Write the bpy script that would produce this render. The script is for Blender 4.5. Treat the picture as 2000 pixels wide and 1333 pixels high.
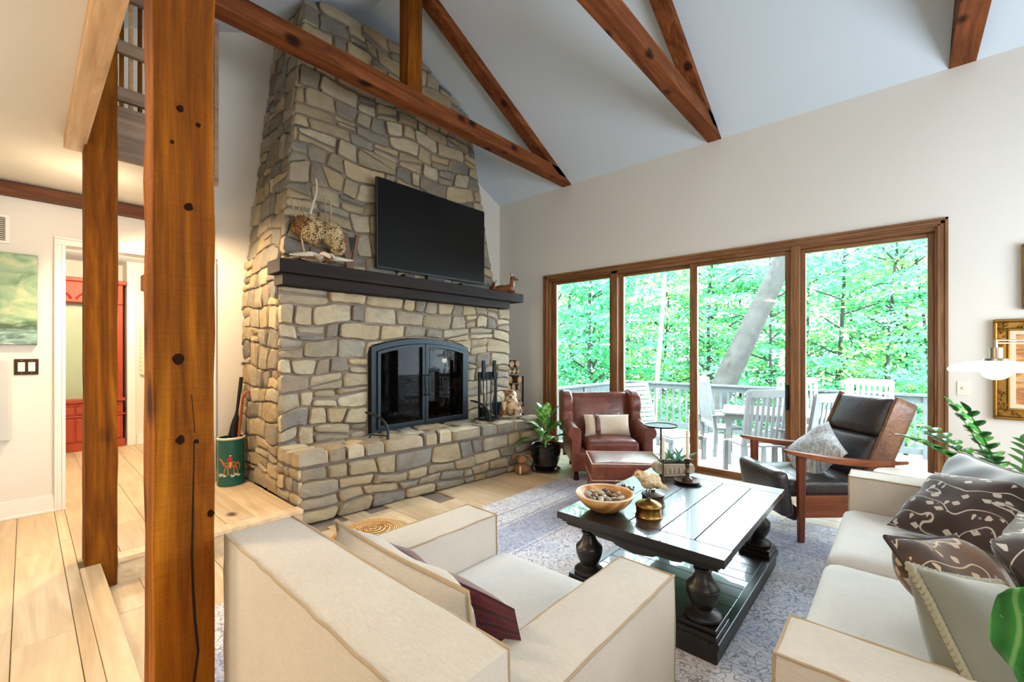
import bpy, bmesh, math, random
from mathutils import Vector, Matrix, noise
for _o in list(bpy.data.objects): bpy.data.objects.remove(_o)
SC = bpy.context.scene
COL = SC.collection
PI = math.pi
# ---------------------------------------------------------------- camera
cd = bpy.data.cameras.new('camera'); cam = bpy.data.objects.new('camera', cd); COL.objects.link(cam)
YAW = math.atan(760/850)
cam.location = (0, 0, 1.4); cam.rotation_euler = (PI/2, 0, YAW - PI/2)
cd.sensor_width = 36; cd.lens = 850/2000*36; cd.shift_y = 21.5/2000; cd.clip_start = .05; cd.clip_end = 200
SC.camera = cam
# ---------------------------------------------------------------- world, light, exposure
W = bpy.data.worlds.new('sky'); SC.world = W; W.use_nodes = True
_n = W.node_tree.nodes; _l = W.node_tree.links
_bg = _n['Background']; _bg.inputs['Color'].default_value = (.70, .87, 1, 1); _bg.inputs['Strength'].default_value = 21.0
SC.view_settings.view_transform = 'Standard'; SC.view_settings.look = 'None'
SC.view_settings.exposure = 0.36; SC.view_settings.gamma = 1; SC.view_settings.use_curve_mapping = False
cy = SC.cycles
cy.max_bounces = 7; cy.diffuse_bounces = 4; cy.glossy_bounces = 3; cy.transmission_bounces = 4; cy.transparent_max_bounces = 8
cy.caustics_reflective = False; cy.caustics_refractive = False; cy.sample_clamp_indirect = 6
def lamp(name, kind, loc, power, color, size=.3, aim=None, size_y=None, spot=None):
    d = bpy.data.lights.new(name, kind); d.energy = power; d.color = color
    if kind == 'AREA':
        d.size = size
        if size_y: d.shape = 'RECTANGLE'; d.size_y = size_y
    else: d.shadow_soft_size = size
    if spot: d.spot_size = spot; d.spot_blend = .6
    o = bpy.data.objects.new(name, d); COL.objects.link(o); o.location = loc
    if aim is not None: o.rotation_euler = (Vector(aim)-Vector(loc)).to_track_quat('-Z', 'Y').to_euler()
    return o
sun = lamp('sun', 'SUN', (8, 4, 12), 15.0, (.96, 1, .94), .03, (10.5, 3.0, 0))
lamp('ceiling_fill', 'AREA', (1.6, .3, 3.6), 16, (1, .98, .95), 1.6, (2.6, 1.6, 0))
lamp('rear_warm_fill', 'AREA', (.1, -1.7, 2.3), 34, (1, .95, .88), 1.4, (2.6, 3.2, 1.1))  # soft fill added behind the camera, not a fixture of the room
lamp('rear_cool_fill', 'AREA', (3.3, -2.45, 1.7), 130, (.74, .87, 1), 2.6, (3.2, 2.2, 2.7), 1.9)  # cool fill added to brighten and blue the ceiling; no window stands here
lamp('hall_light', 'POINT', (.6, 6.4, 2.3), 85, (1, .80, .55), .15)
lamp('landing_downlight', 'SPOT', (.60, 4.25, 2.63), 150, (1, .74, .45), .06, (1.30, 4.40, .6), spot=2.5)
lamp('hall_door_light', 'POINT', (.30, 4.2, 2.36), 5, (1, .78, .5), .12)
lamp('left_warm_fill', 'POINT', (-1.0, 1.9, 1.15), 35, (1, .88, .70), .2)  # warm fill added out of view to lift the soffit and loft beam
lamp('loft_downlight', 'AREA', (-.7, 2.2, 2.56), 26, (1, .80, .54), .2, (-.4, 2.4, 0))
lamp('loft_room_light', 'POINT', (.1, 4.3, 4.0), 14, (1, .85, .66), .2)

# ---------------------------------------------------------------- mesh helpers
class MB:
    def __init__(s): s.v = []; s.f = []
    def add(s, v, f):
        n = len(s.v); s.v += [tuple(p) for p in v]; s.f += [tuple(i+n for i in q) for q in f]; return s
    def box(s, x0, x1, y0, y1, z0, z1):
        return s.add([(x0,y0,z0),(x1,y0,z0),(x1,y1,z0),(x0,y1,z0),(x0,y0,z1),(x1,y0,z1),(x1,y1,z1),(x0,y1,z1)],
                     [(3,2,1,0),(4,5,6,7),(0,1,5,4),(1,2,6,5),(2,3,7,6),(3,0,4,7)])
    def cbox(s, c, d, rot=None):
        m = MB().box(-d[0]/2,d[0]/2,-d[1]/2,d[1]/2,-d[2]/2,d[2]/2)
        R = rot if rot is not None else Matrix.Identity(3)
        return s.add([R@Vector(p)+Vector(c) for p in m.v], m.f)
    def bar(s, a, b, w, h, up=(0,0,1)):
        a = Vector(a); b = Vector(b); d = (b-a); L = d.length; d.normalize()
        sd = d.cross(Vector(up))
        if sd.length < 1e-4: sd = d.cross(Vector((0,1,0)))
        sd.normalize(); u = sd.cross(d)
        R = Matrix((d, sd, u)).transposed()
        return s.cbox((a+b)/2, (L, w, h), R)
    def hexa(s, p): return s.add(p, [(3,2,1,0),(4,5,6,7),(0,1,5,4),(1,2,6,5),(2,3,7,6),(3,0,4,7)])
    def extr(s, poly, fn, h0, h1):
        n = len(poly)
        v = [fn(a,b,h0) for a,b in poly]+[fn(a,b,h1) for a,b in poly]
        return s.add(v, [tuple(range(n-1,-1,-1)), tuple(range(n,2*n))]+[(i,(i+1)%n,n+(i+1)%n,n+i) for i in range(n)])
    def tube(s, pts, r, n=8, cap=True, flat=1.0):
        pts = [Vector(p) for p in pts]; k = len(pts)
        rs = r if isinstance(r, (list, tuple)) else [r]*k
        t0 = (pts[1]-pts[0]).normalized()
        u = t0.orthogonal().normalized(); V = []; F = []
        for i in range(k):
            t = (pts[min(i+1,k-1)]-pts[max(i-1,0)])
            t = t.normalized() if t.length > 1e-9 else t0
            u = (u - t*u.dot(t)); u = u.normalized() if u.length > 1e-6 else t.orthogonal().normalized()
            w = t.cross(u)
            for j in range(n):
                a = 2*PI*j/n; V.append(pts[i]+(u*math.cos(a)+w*math.sin(a)*flat)*rs[i])
        for i in range(k-1):
            for j in range(n):
                F.append((i*n+j, i*n+(j+1)%n, (i+1)*n+(j+1)%n, (i+1)*n+j))
        if cap: F += [tuple(range(n-1,-1,-1)), tuple(range((k-1)*n, k*n))]
        return s.add(V, F)
    def lathe(s, prof, n=24, c=(0,0,0), sx=1, sy=1, cap=True):
        V = []; F = []; k = len(prof)
        for r, z in prof:
            for j in range(n):
                a = 2*PI*j/n; V.append((c[0]+r*math.cos(a)*sx, c[1]+r*math.sin(a)*sy, c[2]+z))
        for i in range(k-1):
            for j in range(n): F.append((i*n+j, i*n+(j+1)%n, (i+1)*n+(j+1)%n, (i+1)*n+j))
        if cap: F += [tuple(range(n-1,-1,-1)), tuple(range((k-1)*n, k*n))]
        return s.add(V, F)
    def ell(s, c, r, n=14, m=9, rot=None, jit=0, seed=0):
        V = []; F = []; R = rot if rot is not None else Matrix.Identity(3)
        c = Vector(c)
        for i in range(m+1):
            th = PI*i/m
            for j in range(n):
                a = 2*PI*j/n
                p = Vector((math.sin(th)*math.cos(a), math.sin(th)*math.sin(a), math.cos(th)))
                q = 1+jit*noise.noise(p*2.1+Vector((seed*7.3, seed, 0)))
                V.append(c+R@Vector((p.x*r[0]*q, p.y*r[1]*q, p.z*r[2]*q)))
        for i in range(m):
            for j in range(n): F.append((i*n+j, (i+1)*n+j, (i+1)*n+(j+1)%n, i*n+(j+1)%n))
        return s.add(V, F)
    def rbox(s, c, d, r=.03, n=8, bulge=(0,0,0), rot=None, wob=0, seed=0):
        """rounded upholstery block: bulge pushes the middle of each face out"""
        R = rot if rot is not None else Matrix.Identity(3); c = Vector(c)
        h = Vector(d)/2; V = []; idx = {}; F = []
        def vert(p):
            k = tuple(round(x,5) for x in p)
            if k not in idx:
                q = Vector(p)
                P = Vector((q.x*h.x, q.y*h.y, q.z*h.z))
                inn = Vector([max(-h[i]+r, min(h[i]-r, P[i])) for i in range(3)])
                dd = P-inn
                if dd.length > 1e-7: P = inn+dd.normalized()*r
                for i in range(3):
                    if bulge[i]:
                        o = [j for j in range(3) if j != i]
                        P[i] += q[i]*bulge[i]*(1-q[o[0]]**2)*(1-q[o[1]]**2)
                if wob: P += Vector(noise.noise_vector(P*3.1+Vector((seed,0,0))))*wob
                idx[k] = len(V); V.append(c+R@P)
            return idx[k]
        def sp(k): 
            t = -1+2*k/n
            return math.copysign(abs(t)**.8, t)
        g = [sp(k) for k in range(n+1)]
        for ax in range(3):
            o = [(ax+1)%3, (ax+2)%3]
            for sg in (-1, 1):
                for i in range(n):
                    for j in range(n):
                        q = []
                        for di, dj in ((0,0),(1,0),(1,1),(0,1)):
                            p = [0,0,0]; p[ax] = sg; p[o[0]] = g[i+di]; p[o[1]] = g[j+dj]; q.append(vert(p))
                        F.append(tuple(q if sg > 0 else q[::-1]))
        return s.add(V, F)
    def pillow(s, w, h, t, n=18, pinch=.06, wr=.012, seed=0, rot=None, c=(0,0,0)):
        """cushion in the local XZ plane, thickness along Y"""
        R = rot if rot is not None else Matrix.Identity(3); c = Vector(c)
        V = []; F = []; ids = [[None]*(n+1) for _ in range(2*(n+1))]
        for sd in (0, 1):
            for i in range(n+1):
                for j in range(n+1):
                    u = -1+2*i/n; v = -1+2*j/n
                    edge = i in (0,n) or j in (0,n)
                    if sd == 1 and edge: ids[n+1+i][j] = ids[i][j]; continue
                    x = u*w/2*(1-pinch*(1-v*v)); z = v*h/2*(1-pinch*(1-u*u))
                    y = t/2*max(0,(1-abs(u)**3.0))**.55*max(0,(1-abs(v)**3.0))**.55
                    y = y*(1 if sd == 0 else -1)
                    k = noise.noise(Vector((x*7+seed*3, z*7, sd*5+seed)))*wr*(1 if not edge else .2)
                    P = Vector((x, y+k, z)); ids[sd*(n+1)+i][j] = len(V); V.append(c+R@P)
        for sd in (0, 1):
            for i in range(n):
                for j in range(n):
                    q = (ids[sd*(n+1)+i][j], ids[sd*(n+1)+i+1][j], ids[sd*(n+1)+i+1][j+1], ids[sd*(n+1)+i][j+1])
                    F.append(q[::-1] if sd == 0 else q)
        s.edge = [c+R@Vector((math.copysign(1,1)*0,0,0)) for _ in ()]
        loop = [(i,0) for i in range(n)]+[(n,j) for j in range(n)]+[(i,n) for i in range(n,0,-1)]+[(0,j) for j in range(n,0,-1)]
        s.loop = [V[ids[i][j]] for i, j in loop]
        return s.add(V, F)
    def quadleaf(s, c, d, nrm, L, w):
        d = Vector(d); nrm = Vector(nrm); sd = d.cross(nrm).normalized()
        c = Vector(c)
        return s.add([c, c+d*L*.45+sd*w/2, c+d*L, c+d*L*.45-sd*w/2], [(0,1,2,3)])
    def leaf(s, base, d, up, L, w, droop=.3, n=6, fold=.15, curl=None):
        """a long blade with a midrib fold"""
        d = Vector(d).normalized(); up = Vector(up); sd = d.cross(up).normalized(); up = sd.cross(d)
        b = Vector(base); V = []; F = []
        for i in range(n+1):
            t = i/n; ww = w/2*math.sin(PI*min(1, t**.75*.97+.03))**.8
            p = b+d*L*t+Vector((0,0,-1))*droop*L*t*t
            V += [p-sd*ww+up*ww*fold*2, p, p+sd*ww+up*ww*fold*2]
        for i in range(n): F += [(3*i,3*i+1,3*i+4,3*i+3),(3*i+1,3*i+2,3*i+5,3*i+4)]
        return s.add(V, F)
    def move(s, loc=(0,0,0), rot=None):
        R = rot if rot is not None else Matrix.Identity(3); l = Vector(loc)
        s.v = [tuple(R@Vector(p)+l) for p in s.v]; return s
    def build(s, name, mt, parent=None, smooth=35, bevel=0, sub=0, solid=0, kind=None, label=None):
        me = bpy.data.meshes.new(name); me.from_pydata(s.v, [], s.f); me.update()
        o = bpy.data.objects.new(name, me); COL.objects.link(o)
        if mt: me.materials.append(mt)
        if smooth:
            me.shade_smooth()
            if smooth < 180: me.set_sharp_from_angle(angle=math.radians(smooth))
        if solid: m = o.modifiers.new('s','SOLIDIFY'); m.thickness = solid; m.offset = 0
        if bevel: m = o.modifiers.new('b','BEVEL'); m.width = bevel; m.segments = 2; m.limit_method = 'ANGLE'; m.angle_limit = .6
        if sub: m = o.modifiers.new('u','SUBSURF'); m.levels = sub; m.render_levels = sub
        if parent: o.parent = parent
        if kind: o['kind'] = kind
        if label: o['label'] = label
        return o
def thing(name, label, cat, loc=(0,0,0), rz=0, group=None):
    o = bpy.data.objects.new(name, None); COL.objects.link(o); o.empty_display_size = .1
    o.location = loc; o.rotation_euler = (0,0,rz); o['label'] = label; o['category'] = cat
    if group: o['group'] = group
    return o
def tag(o, label, cat, group=None):
    o['label'] = label; o['category'] = cat
    if group: o['group'] = group
    return o
def struct(o): o['kind'] = 'structure'; return o
def dup(root, loc, rz=None, label=None, group=None):
    r = root.copy(); COL.objects.link(r); r.location = loc
    if rz is not None: r.rotation_euler = (0,0,rz)
    if label: r['label'] = label
    if group: r['group'] = group
    for ch in list(root.children):
        c = ch.copy(); COL.objects.link(c); c.parent = r
        for g in list(ch.children):
            d = g.copy(); COL.objects.link(d); d.parent = c
    return r
def RZ(a): return Matrix.Rotation(a, 3, 'Z')
def RX(a): return Matrix.Rotation(a, 3, 'X')
def RY(a): return Matrix.Rotation(a, 3, 'Y')
def bez(p, n=12):
    p = [Vector(q) for q in p]; out = []
    for k in range(n+1):
        t = k/n; q = list(p)
        while len(q) > 1: q = [q[i].lerp(q[i+1], t) for i in range(len(q)-1)]
        out.append(q[0])
    return out
# ---------------------------------------------------------------- materials
def lin(c):
    return tuple(((x/255)/12.92 if x/255 <= .04045 else ((x/255+.055)/1.055)**2.4) for x in c)+(1,)
class NT:
    def __init__(s, name):
        s.m = bpy.data.materials.new(name); s.m.use_nodes = True; s.t = s.m.node_tree; s.n = s.t.nodes
        s.b = s.n['Principled BSDF']
    def new(s, t, **k):
        o = s.n.new(t)
        for a, v in k.items():
            if a.startswith('i_'): o.inputs[a[2:].replace('_',' ')].default_value = v
            else: setattr(o, a, v)
        return o
    def ln(s, a, b): s.t.links.new(a, b)
    def coord(s, scale=(1,1,1), kind='Object', rnd=0, rot=(0,0,0)):
        tc = s.new('ShaderNodeTexCoord'); mp = s.new('ShaderNodeMapping'); mp.inputs['Scale'].default_value = scale; mp.inputs['Rotation'].default_value = rot
        src = tc.outputs[kind]
        if rnd:
            oi = s.new('ShaderNodeObjectInfo'); mu = s.new('ShaderNodeMath', operation='MULTIPLY'); mu.inputs[1].default_value = rnd
            s.ln(oi.outputs['Random'], mu.inputs[0]); va = s.new('ShaderNodeVectorMath', operation='ADD')
            s.ln(src, va.inputs[0]); s.ln(mu.outputs[0], va.inputs[1]); src = va.outputs[0]
        s.ln(src, mp.inputs['Vector']); return mp.outputs[0]
    def noise(s, co, scale=5, detail=4, rough=.55, dist=0):
        o = s.new('ShaderNodeTexNoise'); o.inputs['Scale'].default_value = scale; o.inputs['Detail'].default_value = detail
        o.inputs['Roughness'].default_value = rough; o.inputs['Distortion'].default_value = dist
        if co is not None: s.ln(co, o.inputs['Vector'])
        return o.outputs['Fac']
    def ramp(s, fac, stops, interp='LINEAR'):
        o = s.new('ShaderNodeValToRGB'); e = o.color_ramp.elements; o.color_ramp.interpolation = interp
        while len(e) < len(stops): e.new(.5)
        for k, (p, c) in enumerate(stops): e[k].position = p; e[k].color = c
        s.ln(fac, o.inputs[0]); return o.outputs[0]
    def mix(s, fac, a, b, mode='MIX'):
        o = s.new('ShaderNodeMix', data_type='RGBA', blend_type=mode)
        for i, v in ((0,fac),(6,a),(7,b)):
            if hasattr(v, 'links') or hasattr(v, 'is_linked'): s.ln(v, o.inputs[i])
            else: o.inputs[i].default_value = v
        return o.outputs[2]
    def rnd(s): return s.new('ShaderNodeObjectInfo').outputs['Random']
    def math(s, op, a, b=0):
        o = s.new('ShaderNodeMath', operation=op)
        for i, v in ((0,a),(1,b)):
            if hasattr(v, 'is_linked'): s.ln(v, o.inputs[i])
            else: o.inputs[i].default_value = v
        return o.outputs[0]
    def col(s, c): 
        if hasattr(c, 'is_linked'): s.ln(c, s.b.inputs['Base Color'])
        else: s.b.inputs['Base Color'].default_value = c
    def set(s, rough=.5, metal=0, spec=.5, sheen=0, coat=0):
        s.b.inputs['Roughness'].default_value = rough; s.b.inputs['Metallic'].default_value = metal
        s.b.inputs['Specular IOR Level'].default_value = spec
        s.b.inputs['Sheen Weight'].default_value = sheen; s.b.inputs['Coat Weight'].default_value = coat
    def bump(s, h, strength=.3, dist=.01):
        o = s.new('ShaderNodeBump'); o.inputs['Strength'].default_value = strength; o.inputs['Distance'].default_value = dist
        s.ln(h, o.inputs['Height']); s.ln(o.outputs[0], s.b.inputs['Normal'])
def plain(name, c, rough=.5, metal=0, spec=.5, bump=0, bscale=60, var=0, coat=0, sheen=0):
    t = NT(name); c = lin(c); t.set(rough, metal, spec, sheen, coat)
    if var:
        f = t.noise(t.coord(), 4, 5, .6); d = tuple(x*(1-var) for x in c[:3])+(1,)
        t.col(t.ramp(f, [(.3,d),(.7,c)]))
    else: t.col(c)
    if bump: t.bump(t.noise(t.coord(), bscale, 3, .6), bump, .004)
    return t.m
def wood(name, cols, axis=0, *a_, kr=(.035,.10), saw=0, **k_):
    return wood_(name, cols, axis, *a_, kr=kr, saw=saw, **k_)
def wood_(name, cols, axis=0, rough=.45, knots=0, scale=1.0, rnd=0, bump=.25, spec=.4, var=.25, ring=1.0, coat=0, fine=.45, kr=(.035,.10), saw=0):
    fw_ = fine
    t = NT(name); t.set(rough, 0, spec, 0, coat)
    sc = [14*scale]*3; sc[axis] = 1.1*scale
    co = t.coord(tuple(sc), rnd=rnd)
    wv = t.noise(co, 1.0, 5, .6, 1.2*ring)
    base = t.ramp(wv, [(.25,lin(cols[0])),(.5,lin(cols[1])),(.75,lin(cols[2]))])
    sc2 = [60*scale]*3; sc2[axis] = 2.5*scale
    fine = t.noise(t.coord(tuple(sc2), rnd=rnd), 1, 3, .7)
    base = t.mix(fw_, base, t.ramp(fine, [(.35,(.55,.55,.55,1)),(.65,(1,1,1,1))]), 'MULTIPLY')
    big = t.noise(t.coord((1.5,1.5,1.5), rnd=rnd), 1, 3, .6)
    base = t.mix(var, base, t.ramp(big, [(.3,(.45,.42,.4,1)),(.7,(1.15,1.12,1.1,1))]), 'MULTIPLY')
    if rnd: base = t.mix(var, base, t.ramp(t.rnd(), [(0,(.62,.58,.54,1)),(.5,(1,1,1,1)),(1,(1.18,1.16,1.12,1))]), 'MULTIPLY')
    if knots:
        ks = [5.0]*3; ks[axis] = 3.2
        vo = t.new('ShaderNodeTexVoronoi'); vo.inputs['Scale'].default_value = knots; t.ln(t.coord(tuple(ks), rnd=rnd), vo.inputs['Vector'])
        base = t.mix(1, base, t.ramp(vo.outputs['Distance'], [(kr[0],(.16,.12,.09,1)),(kr[1],(1,1,1,1))]), 'MULTIPLY')
    if saw:
        ss = [9.0]*3; ss[axis] = 95.0
        sw_ = t.noise(t.coord(tuple(ss), rnd=rnd), 1, 2, .5, .6)
        base = t.mix(saw, base, t.ramp(sw_, [(.35,(.62,.6,.58,1)),(.6,(1.08,1.08,1.08,1))]), 'MULTIPLY'); fine = t.math('ADD', fine, t.math('MULTIPLY', sw_, .8))
    t.col(base)
    if bump: t.bump(fine, bump, .003 if not saw else .006)
    return t.m
def fabric(name, c, rough=.9, weave=420, var=.10, bump=.35, sheen=.25, streak=True):
    t = NT(name); c = lin(c); t.set(rough, 0, .2, sheen)
    co = t.coord()
    a = t.noise(t.coord((weave,weave*.12,weave)) if streak else t.coord((weave,weave,weave)), 1, 2, .6)
    b = t.noise(co, 3.5, 4, .6)
    d = tuple(x*(1-var) for x in c[:3])+(1,); e = tuple(min(1,x*(1+var*.5)) for x in c[:3])+(1,)
    base = t.ramp(a, [(.3,d),(.7,e)])
    t.col(t.mix(.35, base, t.ramp(b, [(.3,(.78,.76,.74,1)),(.7,(1.05,1.05,1.05,1))]), 'MULTIPLY'))
    t.bump(a, bump, .0015); return t.m
def leather(name, c, c2, rough=.38):
    t = NT(name); t.set(rough, 0, .5, 0, .1)
    f = t.noise(t.coord(), 6, 6, .62, .8)
    t.col(t.ramp(f, [(.3,lin(c2)),(.65,lin(c))]))
    vo = t.new('ShaderNodeTexVoronoi'); vo.inputs['Scale'].default_value = 160; t.ln(t.coord(), vo.inputs['Vector'])
    w = t.noise(t.coord((9,3,9)), 1.4, 4, .6, 2.2)
    t.bump(t.math('ADD', t.math('MULTIPLY', vo.outputs['Distance'], .12), w), .35, .012); return t.m
def glassmat(name, tint=(1,1,1,1), refl=.9):
    t = NT(name); out = t.n['Material Output']
    tr = t.new('ShaderNodeBsdfTransparent'); tr.inputs[0].default_value = tint
    gl = t.new('ShaderNodeBsdfGlossy'); gl.inputs['Roughness'].default_value = .02
    fr = t.new('ShaderNodeFresnel'); fr.inputs[0].default_value = 1.45
    m = t.new('ShaderNodeMixShader'); t.ln(t.math('MULTIPLY', fr.outputs[0], refl), m.inputs[0]); t.ln(tr.outputs[0], m.inputs[1]); t.ln(gl.outputs[0], m.inputs[2])
    t.ln(m.outputs[0], out.inputs[0]); return t.m
def emit(name, c, s):
    t = NT(name); t.b.inputs['Emission Color'].default_value = lin(c); t.b.inputs['Emission Strength'].default_value = s; t.col(lin(c)); return t.m
def stonemat(name, stops, spec=.3):
    t = NT(name); t.set(.85, 0, spec)
    isl = t.new('ShaderNodeNewGeometry').outputs['Random Per Island']
    base = t.ramp(t.math('FRACT', t.math('ADD', t.rnd(), isl)), stops)
    n1 = t.noise(t.coord((1,1,1.6), rnd=40), 7, 6, .65, .4)
    base = t.mix(.55, base, t.ramp(n1, [(.28,(.55,.52,.50,1)),(.5,(.95,.93,.9,1)),(.74,(1.25,1.2,1.12,1))]), 'MULTIPLY')
    n2 = t.noise(t.coord(rnd=17), 3.2, 4, .6)
    base = t.mix(t.ramp(n2, [(.5,(0,0,0,1)),(.72,(.28,.28,.28,1))]), base, lin((170,138,96)))
    t.col(base)
    n3 = t.noise(t.coord(rnd=9), 38, 5, .7)
    t.bump(t.math('ADD', n3, t.math('MULTIPLY', n1, 1.6)), .75, .012); return t.m

M = {}
M['wall'] = plain('wall_paint', (226,220,210), .9, 0, .2, .06, 90)
M['ceil'] = plain('ceiling_paint', (212,222,230), .92, 0, .2, .05, 90)
M['white_trim'] = plain('white_trim_paint', (238,234,226), .45)
M['beam_x'] = wood('cedar_beam_x', [(86,42,18),(130,72,36),(166,100,58)], 0, .7, .95, .8, 3, .6, var=.4, fine=.6, kr=(.12,.25), saw=.12, spec=.15)
M['beam_z'] = wood('cedar_post_z', [(84,40,4),(140,78,10),(186,116,24)], 2, .7, .8, .8, 3, .7, var=.5, fine=.65, kr=(.12,.25), saw=.12, spec=.12)
M['loft_wood'] = wood('pale_fir', [(176,128,84),(204,158,112),(222,182,140)], 1, .6, 0, 1.0, 0, .3, ring=2.4)
M['loft_board'] = wood('grey_fir', [(118,94,76),(150,122,100),(172,146,122)], 0, .7, 0, .8, 3, .3)
M['frame_wood'] = wood('oak_window_frame', [(100,64,36),(140,94,56),(170,124,80)], 2, .4, 0, 1.3, 0, .2)
M['frame_wood_y'] = wood('oak_window_frame_y', [(100,64,36),(140,94,56),(170,124,80)], 1, .4, 0, 1.3, 0, .2)
M['floor'] = wood('pale_oak_plank', [(186,158,122),(206,182,148),(222,202,172)], 1, .40, .42, .5, 23, .12, .4, .28, 2.2, fine=.22)
M['mantel'] = wood('dark_stained_mantel', [(22,13,10),(34,21,16),(46,31,25)], 0, .65, 0, 1, 0, .3, .2)
M['glass'] = glassmat('window_glass')
M['mortar'] = plain('mortar', (140,125,110), .95, 0, .1, .6, 70, .25)
_st = [(0,lin((152,138,114))),(.18,lin((178,160,128))),(.36,lin((132,126,116))),(.52,lin((186,172,144))),(.66,lin((120,118,112))),(.78,lin((166,146,112))),(.9,lin((108,108,106))),(1,lin((142,128,108)))]
M['stone'] = stonemat('field_stone', _st)
M['black_iron'] = plain('black_iron', (30,32,34), .5, .6, .5, .15, 80)
M['brass'] = plain('aged_brass', (168,128,66), .32, 1, .5, .1, 40, .3)
M['pewter'] = plain('dark_pewter', (104,86,72), .4, .9, .5, .1, 40, .3)
M['linen'] = fabric('natural_linen', (208,199,186), .92)
M['linen_seam'] = fabric('linen_seam', (176,154,124), .92)
M['linen_seat'] = fabric('linen_seat', (220,216,210), .92)
M['leaf'] = plain('green_leaf', (64,128,40), .38, 0, .5, 0, 60, .3)
M['leaf_dark'] = plain('glossy_dark_leaf', (30,98,34), .28, 0, .5, 0, 60, .35)
M['soil'] = plain('potting_soil', (52,38,28), .95, 0, .1, .8, 60)
# ================================================================ setting
XW, YB, ST = 5.2, 4.92, .16
RIDGE, ZR, SL = 2.52, 5.135, .5
# floors: base slabs, every plank a piece of its own
def planks(parent, x0, x1, y0, y1, z, seed, wd=.19, cut=None):
    rr = random.Random(seed); x = x0
    pool = {}
    while x < x1-.01:
        w = min(wd, x1-x); y = y0-rr.uniform(0, .8)
        while y < y1:
            L = rr.choice((.9, 1.2, 1.5)); a = max(y, y0); b = min(y+L, y1); y += L
            if b-a < .03 or (cut and cut((x+w/2), (a+b)/2)): continue
            key = (round(w,3), round(b-a,2))
            if key not in pool:
                g = .0012; ww, ll = w/2-g, (b-a)/2-g
                m = MB(); e = .0015
                m.add([(-ww,-ll,-.012),(ww,-ll,-.012),(ww,ll,-.012),(-ww,ll,-.012),(-ww,-ll,-e),(ww,-ll,-e),(ww,ll,-e),(-ww,ll,-e),
                       (-ww+e,-ll+e,0),(ww-e,-ll+e,0),(ww-e,ll-e,0),(-ww+e,ll-e,0)],
                      [(0,1,5,4),(1,2,6,5),(2,3,7,6),(3,0,4,7),(4,5,9,8),(5,6,10,9),(6,7,11,10),(7,4,8,11),(8,9,10,11)])
                me = bpy.data.meshes.new('plank'); me.from_pydata(m.v, [], m.f); me.materials.append(M['floor']); pool[key] = me
            o = bpy.data.objects.new('plank', pool[key]); COL.objects.link(o); o.parent = parent
            o.location = (x+w/2, (a+b)/2, z+rr.uniform(-.0008, .0004))
        x += w
fl = struct(MB().box(.28,5.42,-2.6,4.92,-.25,-.011).build('floor', M['mortar'], smooth=0))
planks(fl, .28, 5.2, -1.2, 4.9, 0, 3, cut=lambda x,y: (x < 4.3 and x > 1.4 and y > 3.9) or (x < 1.4 and y > 3.9) or (1.2<x<3.6 and -1.0<y<2.2))
fr = struct(MB().box(-2.4,.28,-2.6,8.2,-.25,ST-.011).box(.28,1.44,3.55,4.92,-.25,ST-.011).box(.28,2.2,4.92,8.2,-.25,ST-.011).build('floor_raised', M['mortar'], smooth=0))
planks(fr, -.8, .205, -.2, 8.0, ST, 5); planks(fr, .205, 1.44, 3.62, 8.0, ST, 6)
m = MB().box(.2055,.295,-2.6,3.5,ST-.03,ST+.001).box(.37,1.46,3.505,3.6195,ST-.03,ST+.001); struct(m.build('trim_1', M['floor'], smooth=0, bevel=.004))
struct(MB().box(.281,.287,-2.6,3.5,0,ST-.03).box(.37,1.46,3.523,3.55,0,ST-.03).build('trim_2', M['floor'], smooth=0))
# walls
struct(MB().box(XW,XW+.2,4.0,4.92,-.25,3.9).box(XW,XW+.2,-2.6,-.297,-.25,3.9).box(XW,XW+.2,-.297,4.0,2.54,3.9).build('wall_right', M['wall'], smooth=0))
def gable(y0, y1, holes):
    m = MB(); 
    poly = [(-2.4,2.675),(RIDGE,ZR),(XW+.2,ZR-SL*(XW+.2-RIDGE))]
    f = lambda a,b,h: (a,h,b)
    zt = 2.26 if holes else 2.0
    m.extr([(-2.4,zt),(XW+.2,zt),(XW+.2,poly[2][1]+.2),(RIDGE,ZR+.2),(-2.4,2.88)][::-1], f, y0, y1)
    if holes: m.box(-2.4,.18,y0,y1,-.25,zt); m.box(1.16,XW+.2,y0,y1,-.25,zt)
    else: m.box(-2.4,XW+.2,y0,y1,-.25,zt)
    return m
struct(gable(YB, YB+.14, True).build('wall_back', M['wall'], smooth=0))
struct(gable(-2.74, -2.6, False).build('wall_front', M['wall'], smooth=0))
struct(MB().box(-2.54,-2.4,-2.74,8.2,-.25,3.0).build('wall_left', M['wall'], smooth=0))
def slope(x0, x1, s):
    z0 = ZR-SL*abs(x0-RIDGE); z1 = ZR-SL*abs(x1-RIDGE)
    return MB().hexa([(x0,-2.74,z0),(x1,-2.74,z1),(x1,5.06,z1),(x0,5.06,z0),(x0,-2.74,z0+.15),(x1,-2.74,z1+.15),(x1,5.06,z1+.15),(x0,5.06,z0+.15)])
m = slope(RIDGE, XW+.4, 1); m2 = slope(-2.4, RIDGE, -1); m.add(m2.v, m2.f)
struct(m.build('ceiling', M['ceil'], smooth=0))
struct(MB().box(-2.4,.20,-2.6,YB,2.66,2.90).box(.20,.93,3.72,YB,2.66,2.90).build('ceiling_loft', M['wall'], smooth=0))
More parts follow.
